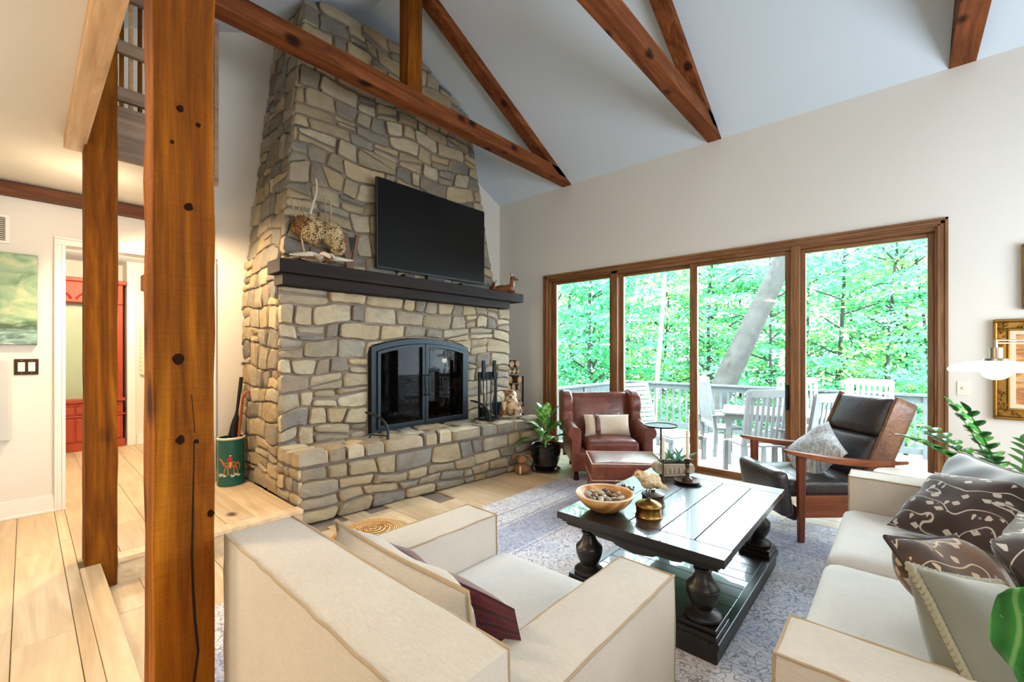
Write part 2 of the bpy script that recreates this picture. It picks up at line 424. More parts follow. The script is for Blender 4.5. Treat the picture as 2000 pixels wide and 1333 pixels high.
# loft edge beam and its railing
struct(MB().box(.15,.238,-2.6,3.675,2.6,2.96).build('trim_3', M['loft_wood'] if False else wood('pale_fir_y', [(190,144,100),(216,174,128),(230,196,156)], 1, .6, 0, .7, 0, .3, ring=3.0), smooth=0, bevel=.004))
t = thing('loft_railing', 'pale wooden loft railing with wide boards and pickets between the two posts', 'railing', (.37,3.68,2.6))
for z0, z1, nm in ((.012,.348,'fascia'),(.388,.473,'rail'),(.69,.768,'rail'),(1.04,1.12,'rail')):
    MB().box(0,.555,-.02,.02,z0,z1).build(nm, M['loft_board'], t, smooth=0, bevel=.004)
MB().box(0,.555,-.027,-.02,.012,.05).build('fascia_strip', M['loft_board'], t, smooth=0, bevel=.002)
MB().box(.53,.558,-.024,.03,.0,1.16).build('end_post', M['loft_board'], t, smooth=0, bevel=.003)
for k, (x, c) in enumerate(((.03,0),(.075,1),(.12,0),(.20,0),(.28,1),(.36,0),(.44,1))):
    MB().box(x,x+.022,.03,.052,.35,1.08).build('picket', M['loft_wood'] if c else M['beam_z'], t, smooth=0, bevel=.002)
# posts
def post(name, label, x0, x1, y0, y1, z0, z1, seed):
    t = thing(name, label, 'post', ((x0+x1)/2,(y0+y1)/2,z0))
    m = MB(); n = 26; rr = random.Random(seed); hx, hy = (x1-x0)/2, (y1-y0)/2; V = []
    for k in range(n+1):
        z = (z1-z0)*k/n
        for sx, sy in ((-1,-1),(1,-1),(1,1),(-1,1)): V.append((sx*hx+rr.uniform(-.0025,.0025), sy*hy+rr.uniform(-.0025,.0025), z))
    F = [(3,2,1,0),(4*n,4*n+1,4*n+2,4*n+3)]
    for k in range(n):
        for j in range(4): F.append((4*k+j,4*k+(j+1)%4,4*k+4+(j+1)%4,4*k+4+j))
    m.add(V, F).build('shaft', M['beam_z'], t, smooth=0, bevel=.005)
    return t, hx, hy
dk = plain('dark_crack', (22,12,6), .95)
t, hx, hy = post('timber_post', 'nearest rough sawn timber post, tall with a long vertical crack', .23, .371, 1.5, 1.645, 0, 3.79, 4)
m = MB(); rr = random.Random(2); pts = []
for k in range(15):
    pts.append((.012+.006*math.sin(k*.9)+.0015*k*(k<9)+rr.uniform(-.002,.002), -hy-.0015, 1.28-k*.092))
V = []; F = []
for k, p in enumerate(pts):
    w = .0028*math.sin(PI*(k+.3)/15)+.0004; V += [(p[0]-w,p[1],p[2]),(p[0]+w,p[1],p[2]),(p[0],p[1]+.012,p[2])]
for k in range(14): F += [(3*k,3*k+3,3*k+5,3*k+2),(3*k+1,3*k+2,3*k+5,3*k+4),(3*k,3*k+1,3*k+4,3*k+3)]
m.add(V,F).build('crack', dk, t, smooth=0)
kn = plain('dark_knot', (44,22,8), .9, 0, .1, .3, 60, .4)
for kx, kz, kr_ in ((.007,1.81,.010),(-.016,1.38,.012),(-.012,1.155,.010),(.025,1.145,.006),(-.016,.07,.011),(-.012,2.08,.007),(-.03,1.98,.004),(.03,2.05,.005),(.06,.93,.008)):
    m = MB(); n = 14
    V = [(kx,-hy-.0036,kz)]+[(kx+kr_*(1+.2*math.sin(3*a+kz*9))*math.cos(a), -hy-.0030, kz+kr_*1.15*(1+.2*math.sin(2*a+kx*80))*math.sin(a)) for a in [2*PI*k/n for k in range(n)]]+[(kx+kr_*1.2*math.cos(2*PI*k/n), -hy+.002, kz+kr_*1.3*math.sin(2*PI*k/n)) for k in range(n)]
    m.add(V, [(0,1+k,1+(k+1)%n) for k in range(n)]+[(1+k,1+n+k,1+n+(k+1)%n,1+(k+1)%n) for k in range(n)]).build('knot', kn, t, smooth=0)
post('timber_post', 'smaller rough timber post standing on the step corner under the loft beam', .23, .371, 3.51, 3.69, 0, 3.79, 8)
# roof trusses
def truss(y0, y1, xl, lab, king=True):
    t = thing('roof_truss', lab, 'roof truss', (0,y0,0)); w = y1-y0
    def wob(m, seed):
        return m
    # tie beam cut to follow the ceiling at its ends
    zt, zb = 3.943, 3.79
    f = lambda a,b,h: (a,h,b)
    xe = RIDGE+(ZR-zt)/SL
    MB().extr([(xl,zb),(XW+.0,zb),(XW,3.795),(xe,zt),(xl,zt)][::-1], f, 0, w).build('tie_beam', M['beam_x'], t, smooth=0, bevel=.006)
    d = .1
    MB().extr([(RIDGE,ZR),(RIDGE,ZR-d),(XW-.3,3.795+.15-d),(XW-.1,3.845)], f, .0, w).build('rafter', M['beam_x'], t, smooth=0, bevel=.004)
    MB().extr([(RIDGE,ZR),(RIDGE,ZR-d),(.3,ZR-SL*2.22-d),(.3,ZR-SL*2.22)][::-1], f, .0, w).build('rafter', M['beam_x'], t, smooth=0, bevel=.004)
    MB().box(2.44,2.604,0,w,zt,ZR-d).build('king_post', M['beam_z'], t, smooth=0, bevel=.006)
truss(3.51, 3.66, .371, 'rough cedar roof truss crossing in front of the stone chimney')
truss(1.5, 1.645, .23, 'second cedar roof truss with its tie beam crossing the white ceiling')
truss(-.46, -.30, .23, 'third cedar roof truss meeting the wall above the gilt picture frames')
# brown trim beam, baseboards, door casing
struct(MB().box(-2.4,1.16,YB-.07,YB,2.55,2.645).build('trim_4', wood('ceiling_trim_x', [(70,34,12),(104,56,22),(136,80,38)], 0, .6, 0, 1, 0, .2), smooth=0, bevel=.003))
def baseb(name, x0, x1, y):
    struct(MB().box(x0,x1,y-.016,y,ST,ST+.12).box(x0,x1,y-.010,y,ST+.12,ST+.135).box(x0,x1,y-.024,y,ST,ST+.02).build(name, M['white_trim'], smooth=0, bevel=.003))
baseb('baseboard_back', -2.4, .15, YB); baseb('baseboard_back', 1.225, 1.5, YB)
struct(MB().box(XW-.016,XW,4.01,YB,0,.12).box(XW-.016,XW,-2.6,-.31,0,.12).build('baseboard_right', M['white_trim'], smooth=0, bevel=.003))
m = MB()
for x0, x1, d in ((.150,.166,.022),(.166,.19,.014),(.19,.212,.020)):
    m.box(x0,x1,YB-d,YB,ST,2.24); m.box(1.37-x1,1.37-x0,YB-d,YB,ST,2.24)
for z0, z1, d in ((2.24,2.262,.020),(2.262,2.285,.014),(2.285,2.302,.022)): m.box(.150,1.22,YB-d,YB,z0,z1)
m.box(.18,.212,YB,YB+.14,ST,2.24).box(1.16,1.19,YB,YB+.14,ST,2.24).box(.18,1.19,YB,YB+.14,2.24,2.27)
o = struct(m.build('door_1', M['white_trim'], smooth=0, bevel=.002))
# hall behind the doorway
struct(MB().box(-2.4,2.2,8.06,8.2,0,2.8).build('wall_hall', M['wall'], smooth=0))
struct(MB().box(.9,2.2,7.66,8.055,0,2.8).build('wall_hall_right', M['wall'], smooth=0))
struct(MB().box(2.06,2.2,5.06,7.66,0,2.8).build('wall_hall_side', M['wall'], smooth=0))
struct(MB().box(-2.4,2.2,5.06,8.2,2.6,2.75).build('ceiling_hall', M['ceil'], smooth=0))
baseb('baseboard_hall', 1.0, 2.06, 7.66)
struct(MB().box(.905,.985,7.64,7.66,ST,2.16).build('trim_5', M['white_trim'], smooth=0, bevel=.003))
tag(MB().box(1.03,2.06,7.42,7.60,2.22,2.42).build('ceiling_beam', M['beam_x'], smooth=0, bevel=.005), 'short dark timber beam under the ceiling of the back hall', 'beam')
# red hutch in the hall
red = plain('red_painted_wood', (178,70,36), .5, 0, .4, .1, 30, .3); pg = plain('pale_green_panel', (176,190,158), .3, 0, .5, 0, 30, .12)
t = thing('hutch', 'tall red painted hutch with pale green panel seen through the doorway', 'hutch', (.40,7.86,ST))
MB().box(-.44,.46,-.2,.18,0,.62).build('base_cabinet', red, t, smooth=0, bevel=.006)
MB().box(-.44,-.36,-.2,.18,.62,1.86).build('stile', red, t, smooth=0, bevel=.006)
MB().box(.38,.46,-.2,.18,.62,1.86).build('stile', red, t, smooth=0, bevel=.006)
MB().box(-.36,.38,-.02,.0,.62,1.86).build('back_panel', pg, t, smooth=0)
MB().box(-.44,.46,-.22,.18,1.86,2.12).box(-.47,.49,-.25,.18,2.12,2.17).build('cornice', red, t, smooth=0, bevel=.008)
m = MB()
for sx in (-1,1): m.tube(bez([(sx*.02,-.225,1.9),(sx*.12,-.225,2.1),(sx*.2,-.225,1.86),(sx*.3,-.225,2.06),(sx*.36,-.225,1.9)],14), .012, 6)
m.build('carving', plain('red_carving', (140,40,26), .5), t)
MB().box(-.46,.48,-.225,.18,.60,.64).box(-.46,.48,-.215,.18,.42,.44).box(-.46,.48,-.225,.18,.0,.10).build('moulding', red, t, smooth=0, bevel=.005)
m = MB()
for k in range(22): m.box(-.43+.04*k,-.405+.04*k,-.215,-.2,.56,.585)
m.build('dentil_strip', red, t, smooth=0)
for k in range(2):
    d = MB().box(-.42+.44*k,.0+.44*k,-.215,-.2,.46,.55).build('drawer', red, t, smooth=0, bevel=.004)
    MB().ell((-.2+.44*k,-.225,.505),(.014,.014,.014)).build('knob', M['brass'], d)
    MB().box(-.42+.44*k,.0+.44*k,-.215,-.2,.12,.40).build('cabinet_door', red, t, smooth=0, bevel=.01)
t = thing('picture_frame', 'small ornate cream picture frame on the back hall wall', 'picture frame', (1.24,7.65,1.42))
m = MB().box(-.2,-.14,-.03,0,-.33,.33).box(.14,.2,-.03,0,-.33,.33).box(-.14,.14,-.03,0,.27,.33).box(-.14,.14,-.03,0,-.33,-.27)
for k in range(12):
    a = -.3+.054*k; m.ell((-.2,-.02,a),(.018,.02,.03),8,6); m.ell((.2,-.02,a),(.018,.02,.03),8,6)
m.build('frame', plain('cream_gesso', (226,214,186), .6), t, bevel=.006)
MB().box(-.14,.14,-.01,0,-.27,.27).build('picture', plain('pale_print', (206,204,190), .6, var=.25), t, smooth=0)
# left wall fittings
t = thing('air_vent', 'white louvred air vent high on the left wall', 'vent', (-.22,YB,2.305))
MB().box(-.145,.145,-.012,0,-.105,-.085).box(-.145,.145,-.012,0,.085,.105).box(-.145,-.125,-.012,0,-.085,.085).box(.122,.145,-.012,0,-.085,.085).build('frame', M['white_trim'], t, smooth=0, bevel=.002)
MB().box(-.125,.122,-.004,0,-.085,.085).build('backing', plain('vent_dark', (96,90,82), .9), t, smooth=0)
for k in range(11): MB().cbox((0,-.008,-.075+.015*k),(.245,.012,.003),RX(.5)).build('louvre', M['white_trim'], t, smooth=0)
t = NT('seascape'); t.set(.55)
sx = t.new('ShaderNodeSeparateXYZ'); t.ln(t.coord((1,1,1)), sx.inputs[0])
n1 = t.noise(t.coord((5,1,9)), 1.1, 6, .62, 1.0); n2 = t.noise(t.coord((4,1,14)), 1.4, 6, .6, 2)
sky = t.ramp(n1, [(.3,lin((94,132,98))),(.5,lin((148,176,140))),(.7,lin((196,202,160)))])
seac = t.ramp(n2, [(.35,lin((70,104,90))),(.55,lin((140,172,160))),(.7,lin((214,222,208)))])
z = t.math('ADD', sx.outputs[2], t.math('MULTIPLY', n1, .12))
base = t.mix(t.ramp(z, [(.0,(0,0,0,1)),(1,(1,1,1,1))]), seac, sky)
hz = t.math('MULTIPLY', t.math('ADD', z, .19), 12.0); 
base = t.mix(t.ramp(hz, [(.0,(0,0,0,1)),(.6,(1,1,1,1))]), seac, t.mix(t.ramp(hz, [(.6,(1,1,1,1)),(1,(.0,.0,.0,1))]) , sky, lin((64,88,62))))
t.col(base)
th = thing('painting', 'unframed misty green seascape canvas on the left wall', 'painting', (-.3,YB,1.793))
MB().box(-.36,.36,-.035,-.002,-.338,.338).build('canvas', t.m, th, smooth=0, bevel=.003)
MB().box(-.361,.361,-.03,-.001,-.339,.3385).build('edge', plain('dark_canvas_edge', (60,74,58), .8), th, smooth=0)
th = thing('light_switch', 'bronze double switch plate under the seascape painting', 'light switch', (.0065,YB,1.288))
MB().box(-.062,.062,-.008,0,-.06,.06).build('plate', plain('bronze_plate', (64,48,34), .4, .8), th, smooth=0, bevel=.004)
for s in (-1,1): 
    MB().cbox((s*.026,-.011,0),(.036,.012,.07),RX(.08)).build('rocker', M['white_trim'], th, smooth=0, bevel=.002)
    for q in (-1,1): MB().ell((s*.026,-.009,q*.047),(.006,.003,.004),8,6).build('screw', M['brass'], th)
tag(MB().box(-.6,-.075,YB-.05,YB-.001,.75,1.34).build('wall_panel', plain('grey_canvas_panel', (196,196,192), .8), smooth=0, bevel=.006), 'plain pale grey panel low on the left wall below the switch', 'panel')
# ---------------------------------------------------------------- window wall
m = MB()
def vert(m, y0, y1, x0, x1, z0=0, z1=2.54): m.box(x0,x1,y0,y1,z0,z1)
# casing with stepped moulding
for (a, b, d) in ((0,.022,.030),(.022,.05,.018),(.05,.066,.026)):
    vert(m, 4.0-b, 4.0-a, XW-d, XW, 0, 2.54-a); vert(m, -.297+a, -.297+b, XW-d, XW, 0, 2.54-a)
struct(m.build('trim_6', M['frame_wood'], smooth=0, bevel=.003))
m = MB()
for (a, b, d) in ((0,.022,.030),(.022,.05,.018),(.05,.066,.026)): m.box(XW-d,XW,-.297+a,4.0-a,2.54-b,2.54-a)
struct(m.build('trim_7', M['frame_wood_y'], smooth=0, bevel=.003))
jm = MB().box(XW,XW+.16,3.9,4.0,0,2.54).box(XW,XW+.16,-.297,-.215,0,2.54).box(XW+.0,XW+.16,2.79,2.88,0,2.475).box(XW-.01,XW+.16,.76,.84,0,2.475)
struct(jm.build('trim_8', M['frame_wood'], smooth=0, bevel=.003))
struct(MB().box(XW,XW+.16,-.215,3.9,2.44,2.54).box(XW-.004,XW+.16,-.215,3.9,-.03,.02).box(XW+.02,XW+.03,-.2,3.85,.02,.034).build('trim_9', M['frame_wood_y'], smooth=0, bevel=.003))
def panel(name, ya, yb, gy0, gy1, x, zt=2.40, zb=.07, ztop=2.44):
    t = bpy.data.objects.new(name, None); COL.objects.link(t); t['kind'] = 'structure'; t.location = (x, 0, 0)
    MB().box(0,.045,ya,gy0,.02,ztop).build('stile', M['frame_wood'], t, smooth=0, bevel=.004)
    MB().box(0,.045,gy1,yb,.02,ztop).build('stile', M['frame_wood'], t, smooth=0, bevel=.004)
    MB().box(0,.045,gy0,gy1,zt,ztop).build('rail', M['frame_wood_y'], t, smooth=0, bevel=.004)
    MB().box(0,.045,gy0,gy1,.02,zb).build('rail', M['frame_wood_y'], t, smooth=0, bevel=.004)
    MB().add([(.022,gy0-.005,zb-.005),(.022,gy1+.005,zb-.005),(.022,gy1+.005,zt+.005),(.022,gy0-.005,zt+.005)],[(0,1,2,3)]).build('pane', M['glass'], t, smooth=0)
    return t
panel('window_1', 2.88, 3.9, 2.931, 3.812, XW+.05)
panel('window_2', 1.80, 2.79, 1.864, 2.743, XW+.085)
d = panel('door_2', .84, 1.862, .895, 1.776, XW+.03)
m = MB().box(-.008,0,.856,.886,.80,1.06).tube(bez([(-.008,.87,.82),(-.05,.87,.86),(-.05,.87,1.0),(-.008,.87,1.04)]), .008, 8)
m.build('handle', M['black_iron'], d)
panel('window_3', -.215, .76, -.172, .719, XW+.05)
# ================================================================ stone fireplace
FY = 4.0
def fy(z): return FY+.08*max(0, z-2.0)
def xl(z): return 1.46+.115*max(0, z-1.95)
def xr(z): return 4.40 if z < 2.02 else 4.17-.13*(z-1.9)
def ceil(x): return ZR-SL*abs(x-RIDGE)
def clip(poly, a, b, c):
    """keep a*x+b*y <= c"""
    out = []
    for i in range(len(poly)):
        p, q = poly[i], poly[(i+1)%len(poly)]
        dp, dq = a*p[0]+b*p[1]-c, a*q[0]+b*q[1]-c
        if dp <= 0: out.append(p)
        if dp*dq < 0: t = dp/(dp-dq); out.append((p[0]+(q[0]-p[0])*t, p[1]+(q[1]-p[1])*t))
    return out
def area(p): return .5*sum(p[i][0]*p[(i+1)%len(p)][1]-p[(i+1)%len(p)][0]*p[i][1] for i in range(len(p)))
def courses(a0, a1, b0, b1, hm, wm, seed, warp=.035, ivals=None, split=.3):
    rr = random.Random(seed); out = []
    bs = [b0]
    while bs[-1] < b1-.03: bs.append(bs[-1]+rr.uniform(*hm))
    if bs[-1]-b1 > (hm[0]+hm[1])/4 or len(bs) < 2: pass
    sc = (b1-b0)/(bs[-1]-b0); bs = [b0+(b-b0)*sc for b in bs]
    def bound(j, a):
        if j == 0 or j == len(bs)-1: return bs[j]
        return bs[j]+.030*noise.noise(Vector((a*2.6, j*5.1+seed, seed)))+.012*noise.noise(Vector((a*9, j*3.3, seed+4)))
    for j in range(len(bs)-1):
        for lo, hi in (ivals(bs[j], bs[j+1]) if ivals else [(a0, a1)]):
            xs = [lo]
            while xs[-1] < hi-.02: xs.append(xs[-1]+rr.uniform(*wm)*(1 if rr.random() > .22 else .55))
            s2 = (hi-lo)/(xs[-1]-lo); xs = [lo+(x-lo)*s2 for x in xs]
            tl = [0]+[rr.uniform(-.03,.03) for _ in xs[1:-1]]+[0]
            for i in range(len(xs)-1):
                def side(k, t): return xs[k]+tl[k]*(t-.5)*1.2
                N = 5
                bot = [(side(i,0)+(side(i+1,0)-side(i,0))*q/N) for q in range(N+1)]
                top = [(side(i,1)+(side(i+1,1)-side(i,1))*q/N) for q in range(N+1)]
                P = [(x, bound(j,x)) for x in bot]; Q = [(x, bound(j+1,x)) for x in top][::-1]
                mr = [(side(i+1,.5), (P[-1][1]+Q[0][1])/2)]; ml = [(side(i,.5), (P[0][1]+Q[-1][1])/2)]
                poly = P+mr+Q+ml
                w = xs[i+1]-xs[i]; h = bs[j+1]-bs[j]
                if h > .125 and w > .16 and rr.random() < split:
                    k = rr.uniform(.35,.65); x0, x1 = xs[i], xs[i+1]; y = bs[j]+h*k; s = rr.uniform(-.25,.25)
                    c = y-s*(x0+x1)/2
                    out.append(clip(poly, -s, 1, c)); out.append(clip(poly, s, -1, -c))
                elif w > .3 and h > .12 and rr.random() < .35:
                    x = (xs[i]+xs[i+1])/2+rr.uniform(-.06,.06); s = rr.uniform(-.5,.5); c = x-s*(bs[j]+bs[j+1])/2
                    out.append(clip(poly, 1, -s, c)); out.append(clip(poly, -1, s, -c))
                else: out.append(poly)
    def wp(p):
        q = Vector((p[0]*1.7, p[1]*1.7, seed*1.3)); ed = min(1, (p[0]-a0)/.08, (a1-p[0])/.08, (p[1]-b0)/.06, (b1-p[1])/.06)
        ed = max(0, ed)
        return (p[0]+noise.noise(q)*warp*ed, p[1]+noise.noise(q+Vector((9,3,0)))*warp*1.5*ed)
    return [[wp(p) for p in q] for q in out if len(q) > 2]
def shape(poly, gap, rr):
    if len(poly) < 3: return None
    if area(poly) < 0: poly = poly[::-1]
    cx = sum(p[0] for p in poly)/len(poly); cy_ = sum(p[1] for p in poly)/len(poly)
    w = max(p[0] for p in poly)-min(p[0] for p in poly); h = max(p[1] for p in poly)-min(p[1] for p in poly)
    if w < .045 or h < .035: return None
    sx, sy = max(.4, 1-2*gap/w), max(.4, 1-2*gap/h)
    poly = [(cx+(p[0]-cx)*sx, cy_+(p[1]-cy_)*sy) for p in poly]
    # resample, then one corner cut rounds the outline
    L = []; tot = 0
    for i in range(len(poly)):
        p, q = poly[i], poly[(i+1)%len(poly)]; d = math.hypot(q[0]-p[0], q[1]-p[1])
        if d < .012: continue
        L.append(p)
    if len(L) < 3: return None
    out = []
    for i in range(len(L)):
        p, q = L[i], L[(i+1)%len(L)]
        d = math.hypot(q[0]-p[0], q[1]-p[1]); t = min(.3, .022/d)
        out.append((p[0]+(q[0]-p[0])*t, p[1]+(q[1]-p[1])*t)); out.append((p[0]+(q[0]-p[0])*(1-t), p[1]+(q[1]-p[1])*(1-t)))
    return [(x+rr.uniform(-.0025,.0025), y+rr.uniform(-.0025,.0025)) for x, y in out]
POOL = []
def stones(parent, polys, fn, mt, seed, gap=.0105, proud=(.018,.045), back=-.02, name='stone'):
    rr = random.Random(seed); n_ = 0
    for poly in polys:
        o = shape(poly, gap, rr)
        if not o: continue
        n = len(o); cx = sum(p[0] for p in o)/n; cz = sum(p[1] for p in o)/n
        H = rr.uniform(*proud); tx, tz = rr.uniform(-.06,.06), rr.uniform(-.06,.06)
        w = max(p[0] for p in o)-min(p[0] for p in o); h = max(p[1] for p in o)-min(p[1] for p in o)
        m = MB(); V = []
        c0 = Vector(fn(cx, cz, 0))
        def ring(s_in, hh):
            sx, sy = max(.2,1-2*s_in/w), max(.2,1-2*s_in/h)
            for p in o:
                x, z = cx+(p[0]-cx)*sx, cz+(p[1]-cz)*sy
                e = hh+(tx*(x-cx)+tz*(z-cz))*(1 if hh > 0 else 0)
                if hh > 0: e += .010*noise.noise(Vector((x*13, z*13, seed)))
                V.append(Vector(fn(x, z, e))-c0)
        ring(0, back); ring(0, H*.62); ring(.007, H*.93); ring(min(w,h)*.24, H*1.04)
        V.append(Vector(fn(cx, cz, H*1.06+.006*noise.noise(Vector((cx*13,cz*13,seed)))))-c0)
        F = []
        for r in range(3):
            for i in range(n): F.append((r*n+i, r*n+(i+1)%n, (r+1)*n+(i+1)%n, (r+1)*n+i))
        F += [(3*n+i, 3*n+(i+1)%n, 4*n) for i in range(n)]
        F2 = F; d2 = (c0-cam.location).length_squared; fr_ = abs((cam.location-c0).normalized().dot((Vector(fn(cx,cz,.1))-c0).normalized()))
        POOL.append((w*h*fr_/d2, V, F2, c0, mt)); n_ += 1
    return n_
fp = thing('stone_fireplace', 'field stone fireplace with tapering chimney, dark mantel and raised stone hearth', 'fireplace', (0,0,0))
# solid core behind the stones (mortar)
DX0, DX1 = 2.30, 3.60
def arch(x): return 1.455+.10*max(0, 1-((x-2.95)/.65)**2)
f = lambda a,b,h: (a,h,b)
HB = .55
m = MB().box(1.46,DX0,FY,4.9,ST,1.455).box(DX1,4.40,FY,4.9,.02,1.455)
ap = [(DX0+(DX1-DX0)*k/14, arch(DX0+(DX1-DX0)*k/14)) for k in range(15)]
m.extr([(1.46,1.455)]+ap+[(4.40,1.455),(4.40,2.0),(1.46,2.0)], f, FY, 4.9)
z1 = 4.35
xa, xb = xl(z1), xr(z1)
xq = RIDGE+(ZR-.02-z1)/SL
m.hexa([(xl(2),fy(2),2.0),(4.16,fy(2),2.0),(4.16,4.91,2.0),(xl(2),4.91,2.0),(xa,fy(z1),z1),(xb,fy(z1),z1),(xb,4.91,z1),(xa,4.91,z1)])
m.hexa([(xa,fy(z1),z1),(xb,fy(z1),z1),(xb,4.91,z1),(xa,4.91,z1),(xl(4.9),fy(4.9),4.74),(2.9,fy(4.9),4.9),(2.9,4.91,4.9),(xl(4.9),4.91,4.74)])
m.hexa([(1.46,3.6,.02),(4.32,3.36,.02),(4.32,FY,.02),(1.46,FY,.02),(1.46,3.6,HB),(4.32,3.36,HB),(4.32,FY,HB),(1.46,FY,HB)])
m.build('mortar_core', M['mortar'], fp, smooth=0)
# front below the mantel
def iv(b0, b1):
    return [(1.445,DX0-.015),(DX1+.015,4.40)] if b1 < 1.52 else [(1.445,4.40)]
def pushup(polys):
    out = []
    for p in polys:
        c = sum(q[0] for q in p)/len(p)
        if DX0-.05 < c < DX1+.05: p = [(x, max(z, arch(x)+.012) if DX0 < x < DX1 else z) for x, z in p]
        out.append(p)
    return out
A = courses(1.445, 4.40, HB, 1.975, (.12,.20), (.20,.46), 11, ivals=iv, warp=.06)
n1 = stones(fp, pushup(A), lambda a,b,h: (a, FY-h, b), M['stone'], 11)
# upper front, clipped by the taper and the ceiling slope
B = courses(1.40, 4.20, 2.16, 4.86, (.13,.215), (.20,.46), 23, warp=.07)
s1 = .115; s2 = .13
BB = []
for p in B:
    p = clip(p, -1, s1, -(1.43-s1*1.95)) if p else p
    p = clip(p, 1, s2, 4.17+s2*1.9) if p else p
    p = clip(p, SL, 1, ZR-.02+SL*RIDGE) if p else p
    p = clip(p, -SL, 1, ZR-.02-SL*RIDGE) if p else p
    if len(p) > 2: BB.append(p)
n2 = stones(fp, BB, lambda a,b,h: (a, fy(b)-h, b), M['stone'], 23)
# left side of the chimney
C = courses(0, .92, ST, 4.75, (.13,.23), (.16,.34), 31, split=.2, warp=.06)
C = [q for q in C if not (sum(p[0] for p in q)/len(q) > .92)]
def sf(a, b, h): 
    y = fy(b)+.0+a*(4.91-fy(b))/.92
    return (xl(b)-h, y, b)
n3 = stones(fp, C, sf, M['stone'], 31, proud=(.015,.034))
# hearth: front, left end, top slabs
D = courses(1.45, 4.32, .0, .46, (.12,.17), (.20,.40), 41, split=.12, warp=.05)
HY = lambda a: 3.60-.085*(a-1.46)
n4 = stones(fp, D, lambda a,b,h: (a, HY(a)-h, b), M['stone'], 41, proud=(.02,.05))
D2 = courses(3.57, 4.0, ST, .46, (.09,.13), (.14,.26), 43)
n5 = stones(fp, [[(7.57-x, y) for x, y in p] for p in D2], lambda a,b,h: (1.46-h, 7.57-a, b), M['stone'], 43, proud=(.015,.03))
# cap stones of the hearth, laid flat with a rough edge
E_ = courses(1.425, 4.34, 0, 1, (.38,.5), (.2,.46), 47, split=.0, warp=.03)
E_ = [[(x, HY(x)-.05+(3.985-HY(x)+.05)*y) for x, y in p] for p in E_]
n6 = stones(fp, E_, lambda a,b,h: (a, b, .485+h), M['stone'], 47, proud=(.085,.112), gap=.007, back=-.0)
D3 = courses(3.36, 4.0, .02, .46, (.09,.13), (.14,.26), 49)
n7 = stones(fp, D3, lambda a,b,h: (4.32+h, a, b), M['stone'], 49, proud=(.015,.04))
print('stones', n1, n2, n3, n4, n5, n6, n7)
POOL.sort(key=lambda q: -q[0])
for q in POOL[:300]:
    ob = MB().add(q[1], q[2]).build('stone', q[4], fp, smooth=42); ob.location = q[3]
m = MB()
for q in POOL[300:]: m.add([v+q[3] for v in q[1]], q[2])
m.build('small_stones', M['stone'], fp, smooth=42, kind='stuff')
# mantel: two stacked dark boards
MB().box(1.386,4.465,3.785,4.06,2.063,2.175).build('mantel', M['mantel'], fp, smooth=0, bevel=.004)
MB().box(1.43,4.26,3.845,4.03,1.968,2.063).build('mantel_moulding', M['mantel'], fp, smooth=0, bevel=.004)
# firebox: dark bricks, grate with charred logs, ash bed
soot = NT('sooty_brick'); soot.set(.9); soot.col(soot.mix(.8, lin((52,38,34)), soot.ramp(soot.noise(soot.coord(rnd=5), 9, 5), [(.3,(.10,.09,.09,1)),(.7,(.8,.75,.72,1))]), 'MULTIPLY'))
fbx = thing('firebox', 'sooty brick firebox behind the black fireplace doors', 'firebox', (2.95, 4.06, .56))
MB().box(-.69,.69,.52,.56,0,1.02).box(-.69,-.645,0,.52,0,1.02).box(.645,.69,0,.52,0,1.02).box(-.69,.69,0,.56,-.02,.0).box(-.69,.69,0,.56,1.02,1.05).build('lining', plain('soot_mortar',(20,18,18),.95), fbx, smooth=0)
def bricks(fn, a0, a1, b0, b1, seed):
    rr = random.Random(seed); j = 0; b = b0
    while b < b1-.01:
        a = a0-(.1 if j%2 else 0)
        while a < a1-.01:
            x0, x1 = max(a,a0), min(a+.2,a1)
            if x1-x0 > .03:
                m = MB(); p = [fn(x0+.004,b+.004,0),fn(x1-.004,b+.004,0),fn(x1-.004,b+.061,0),fn(x0+.004,b+.061,0)]; hh = .012+rr.uniform(0,.004)
                q = [fn(x0+.006,b+.006,hh),fn(x1-.006,b+.006,hh),fn(x1-.006,b+.059,hh),fn(x0+.006,b+.059,hh)]
                m.hexa(p+q).build('brick', soot.m, fbx, smooth=0)
            a += .2
        b += .066; j += 1
bricks(lambda a,b,h: (a,.52-h,b), -.64, .64, .0, .99, 1)
bricks(lambda a,b,h: (.645-h,a,b), .01, .52, .0, .99, 2)
MB().add([(-.6+1.2*i/20, .08+.4*j/8, .012+.03*max(0,noise.noise(Vector((i*.5,j*.6,0))))+.01) for j in range(9) for i in range(21)], [(j*21+i,j*21+i+1,(j+1)*21+i+1,(j+1)*21+i) for j in range(8) for i in range(20)]).build('ash_bed', plain('wood_ash', (96,92,88), .95, 0, .1, .8, 40, .4), fbx)
t = thing('fire_grate', 'black iron fire grate with curved bars on the ash', 'fire grate', (2.72, 4.34, .59))
for k in range(9): MB().tube(bez([(-.32+.08*k,-.16,.17),(-.32+.08*k,-.14,.07),(-.32+.08*k,.14,.07),(-.32+.08*k,.16,.16)]), .009, 6).build('bar', M['black_iron'], t)
for s in (-.12,.12): MB().tube([(-.36,s,.07),(.36,s,.07)], .009, 6).build('cross_bar', M['black_iron'], t)
for sx in (-.3,.3):
    for sy in (-.12,.12): MB().tube([(sx,sy,.07),(sx,sy,-.03)], .009, 6).build('leg', M['black_iron'], t)
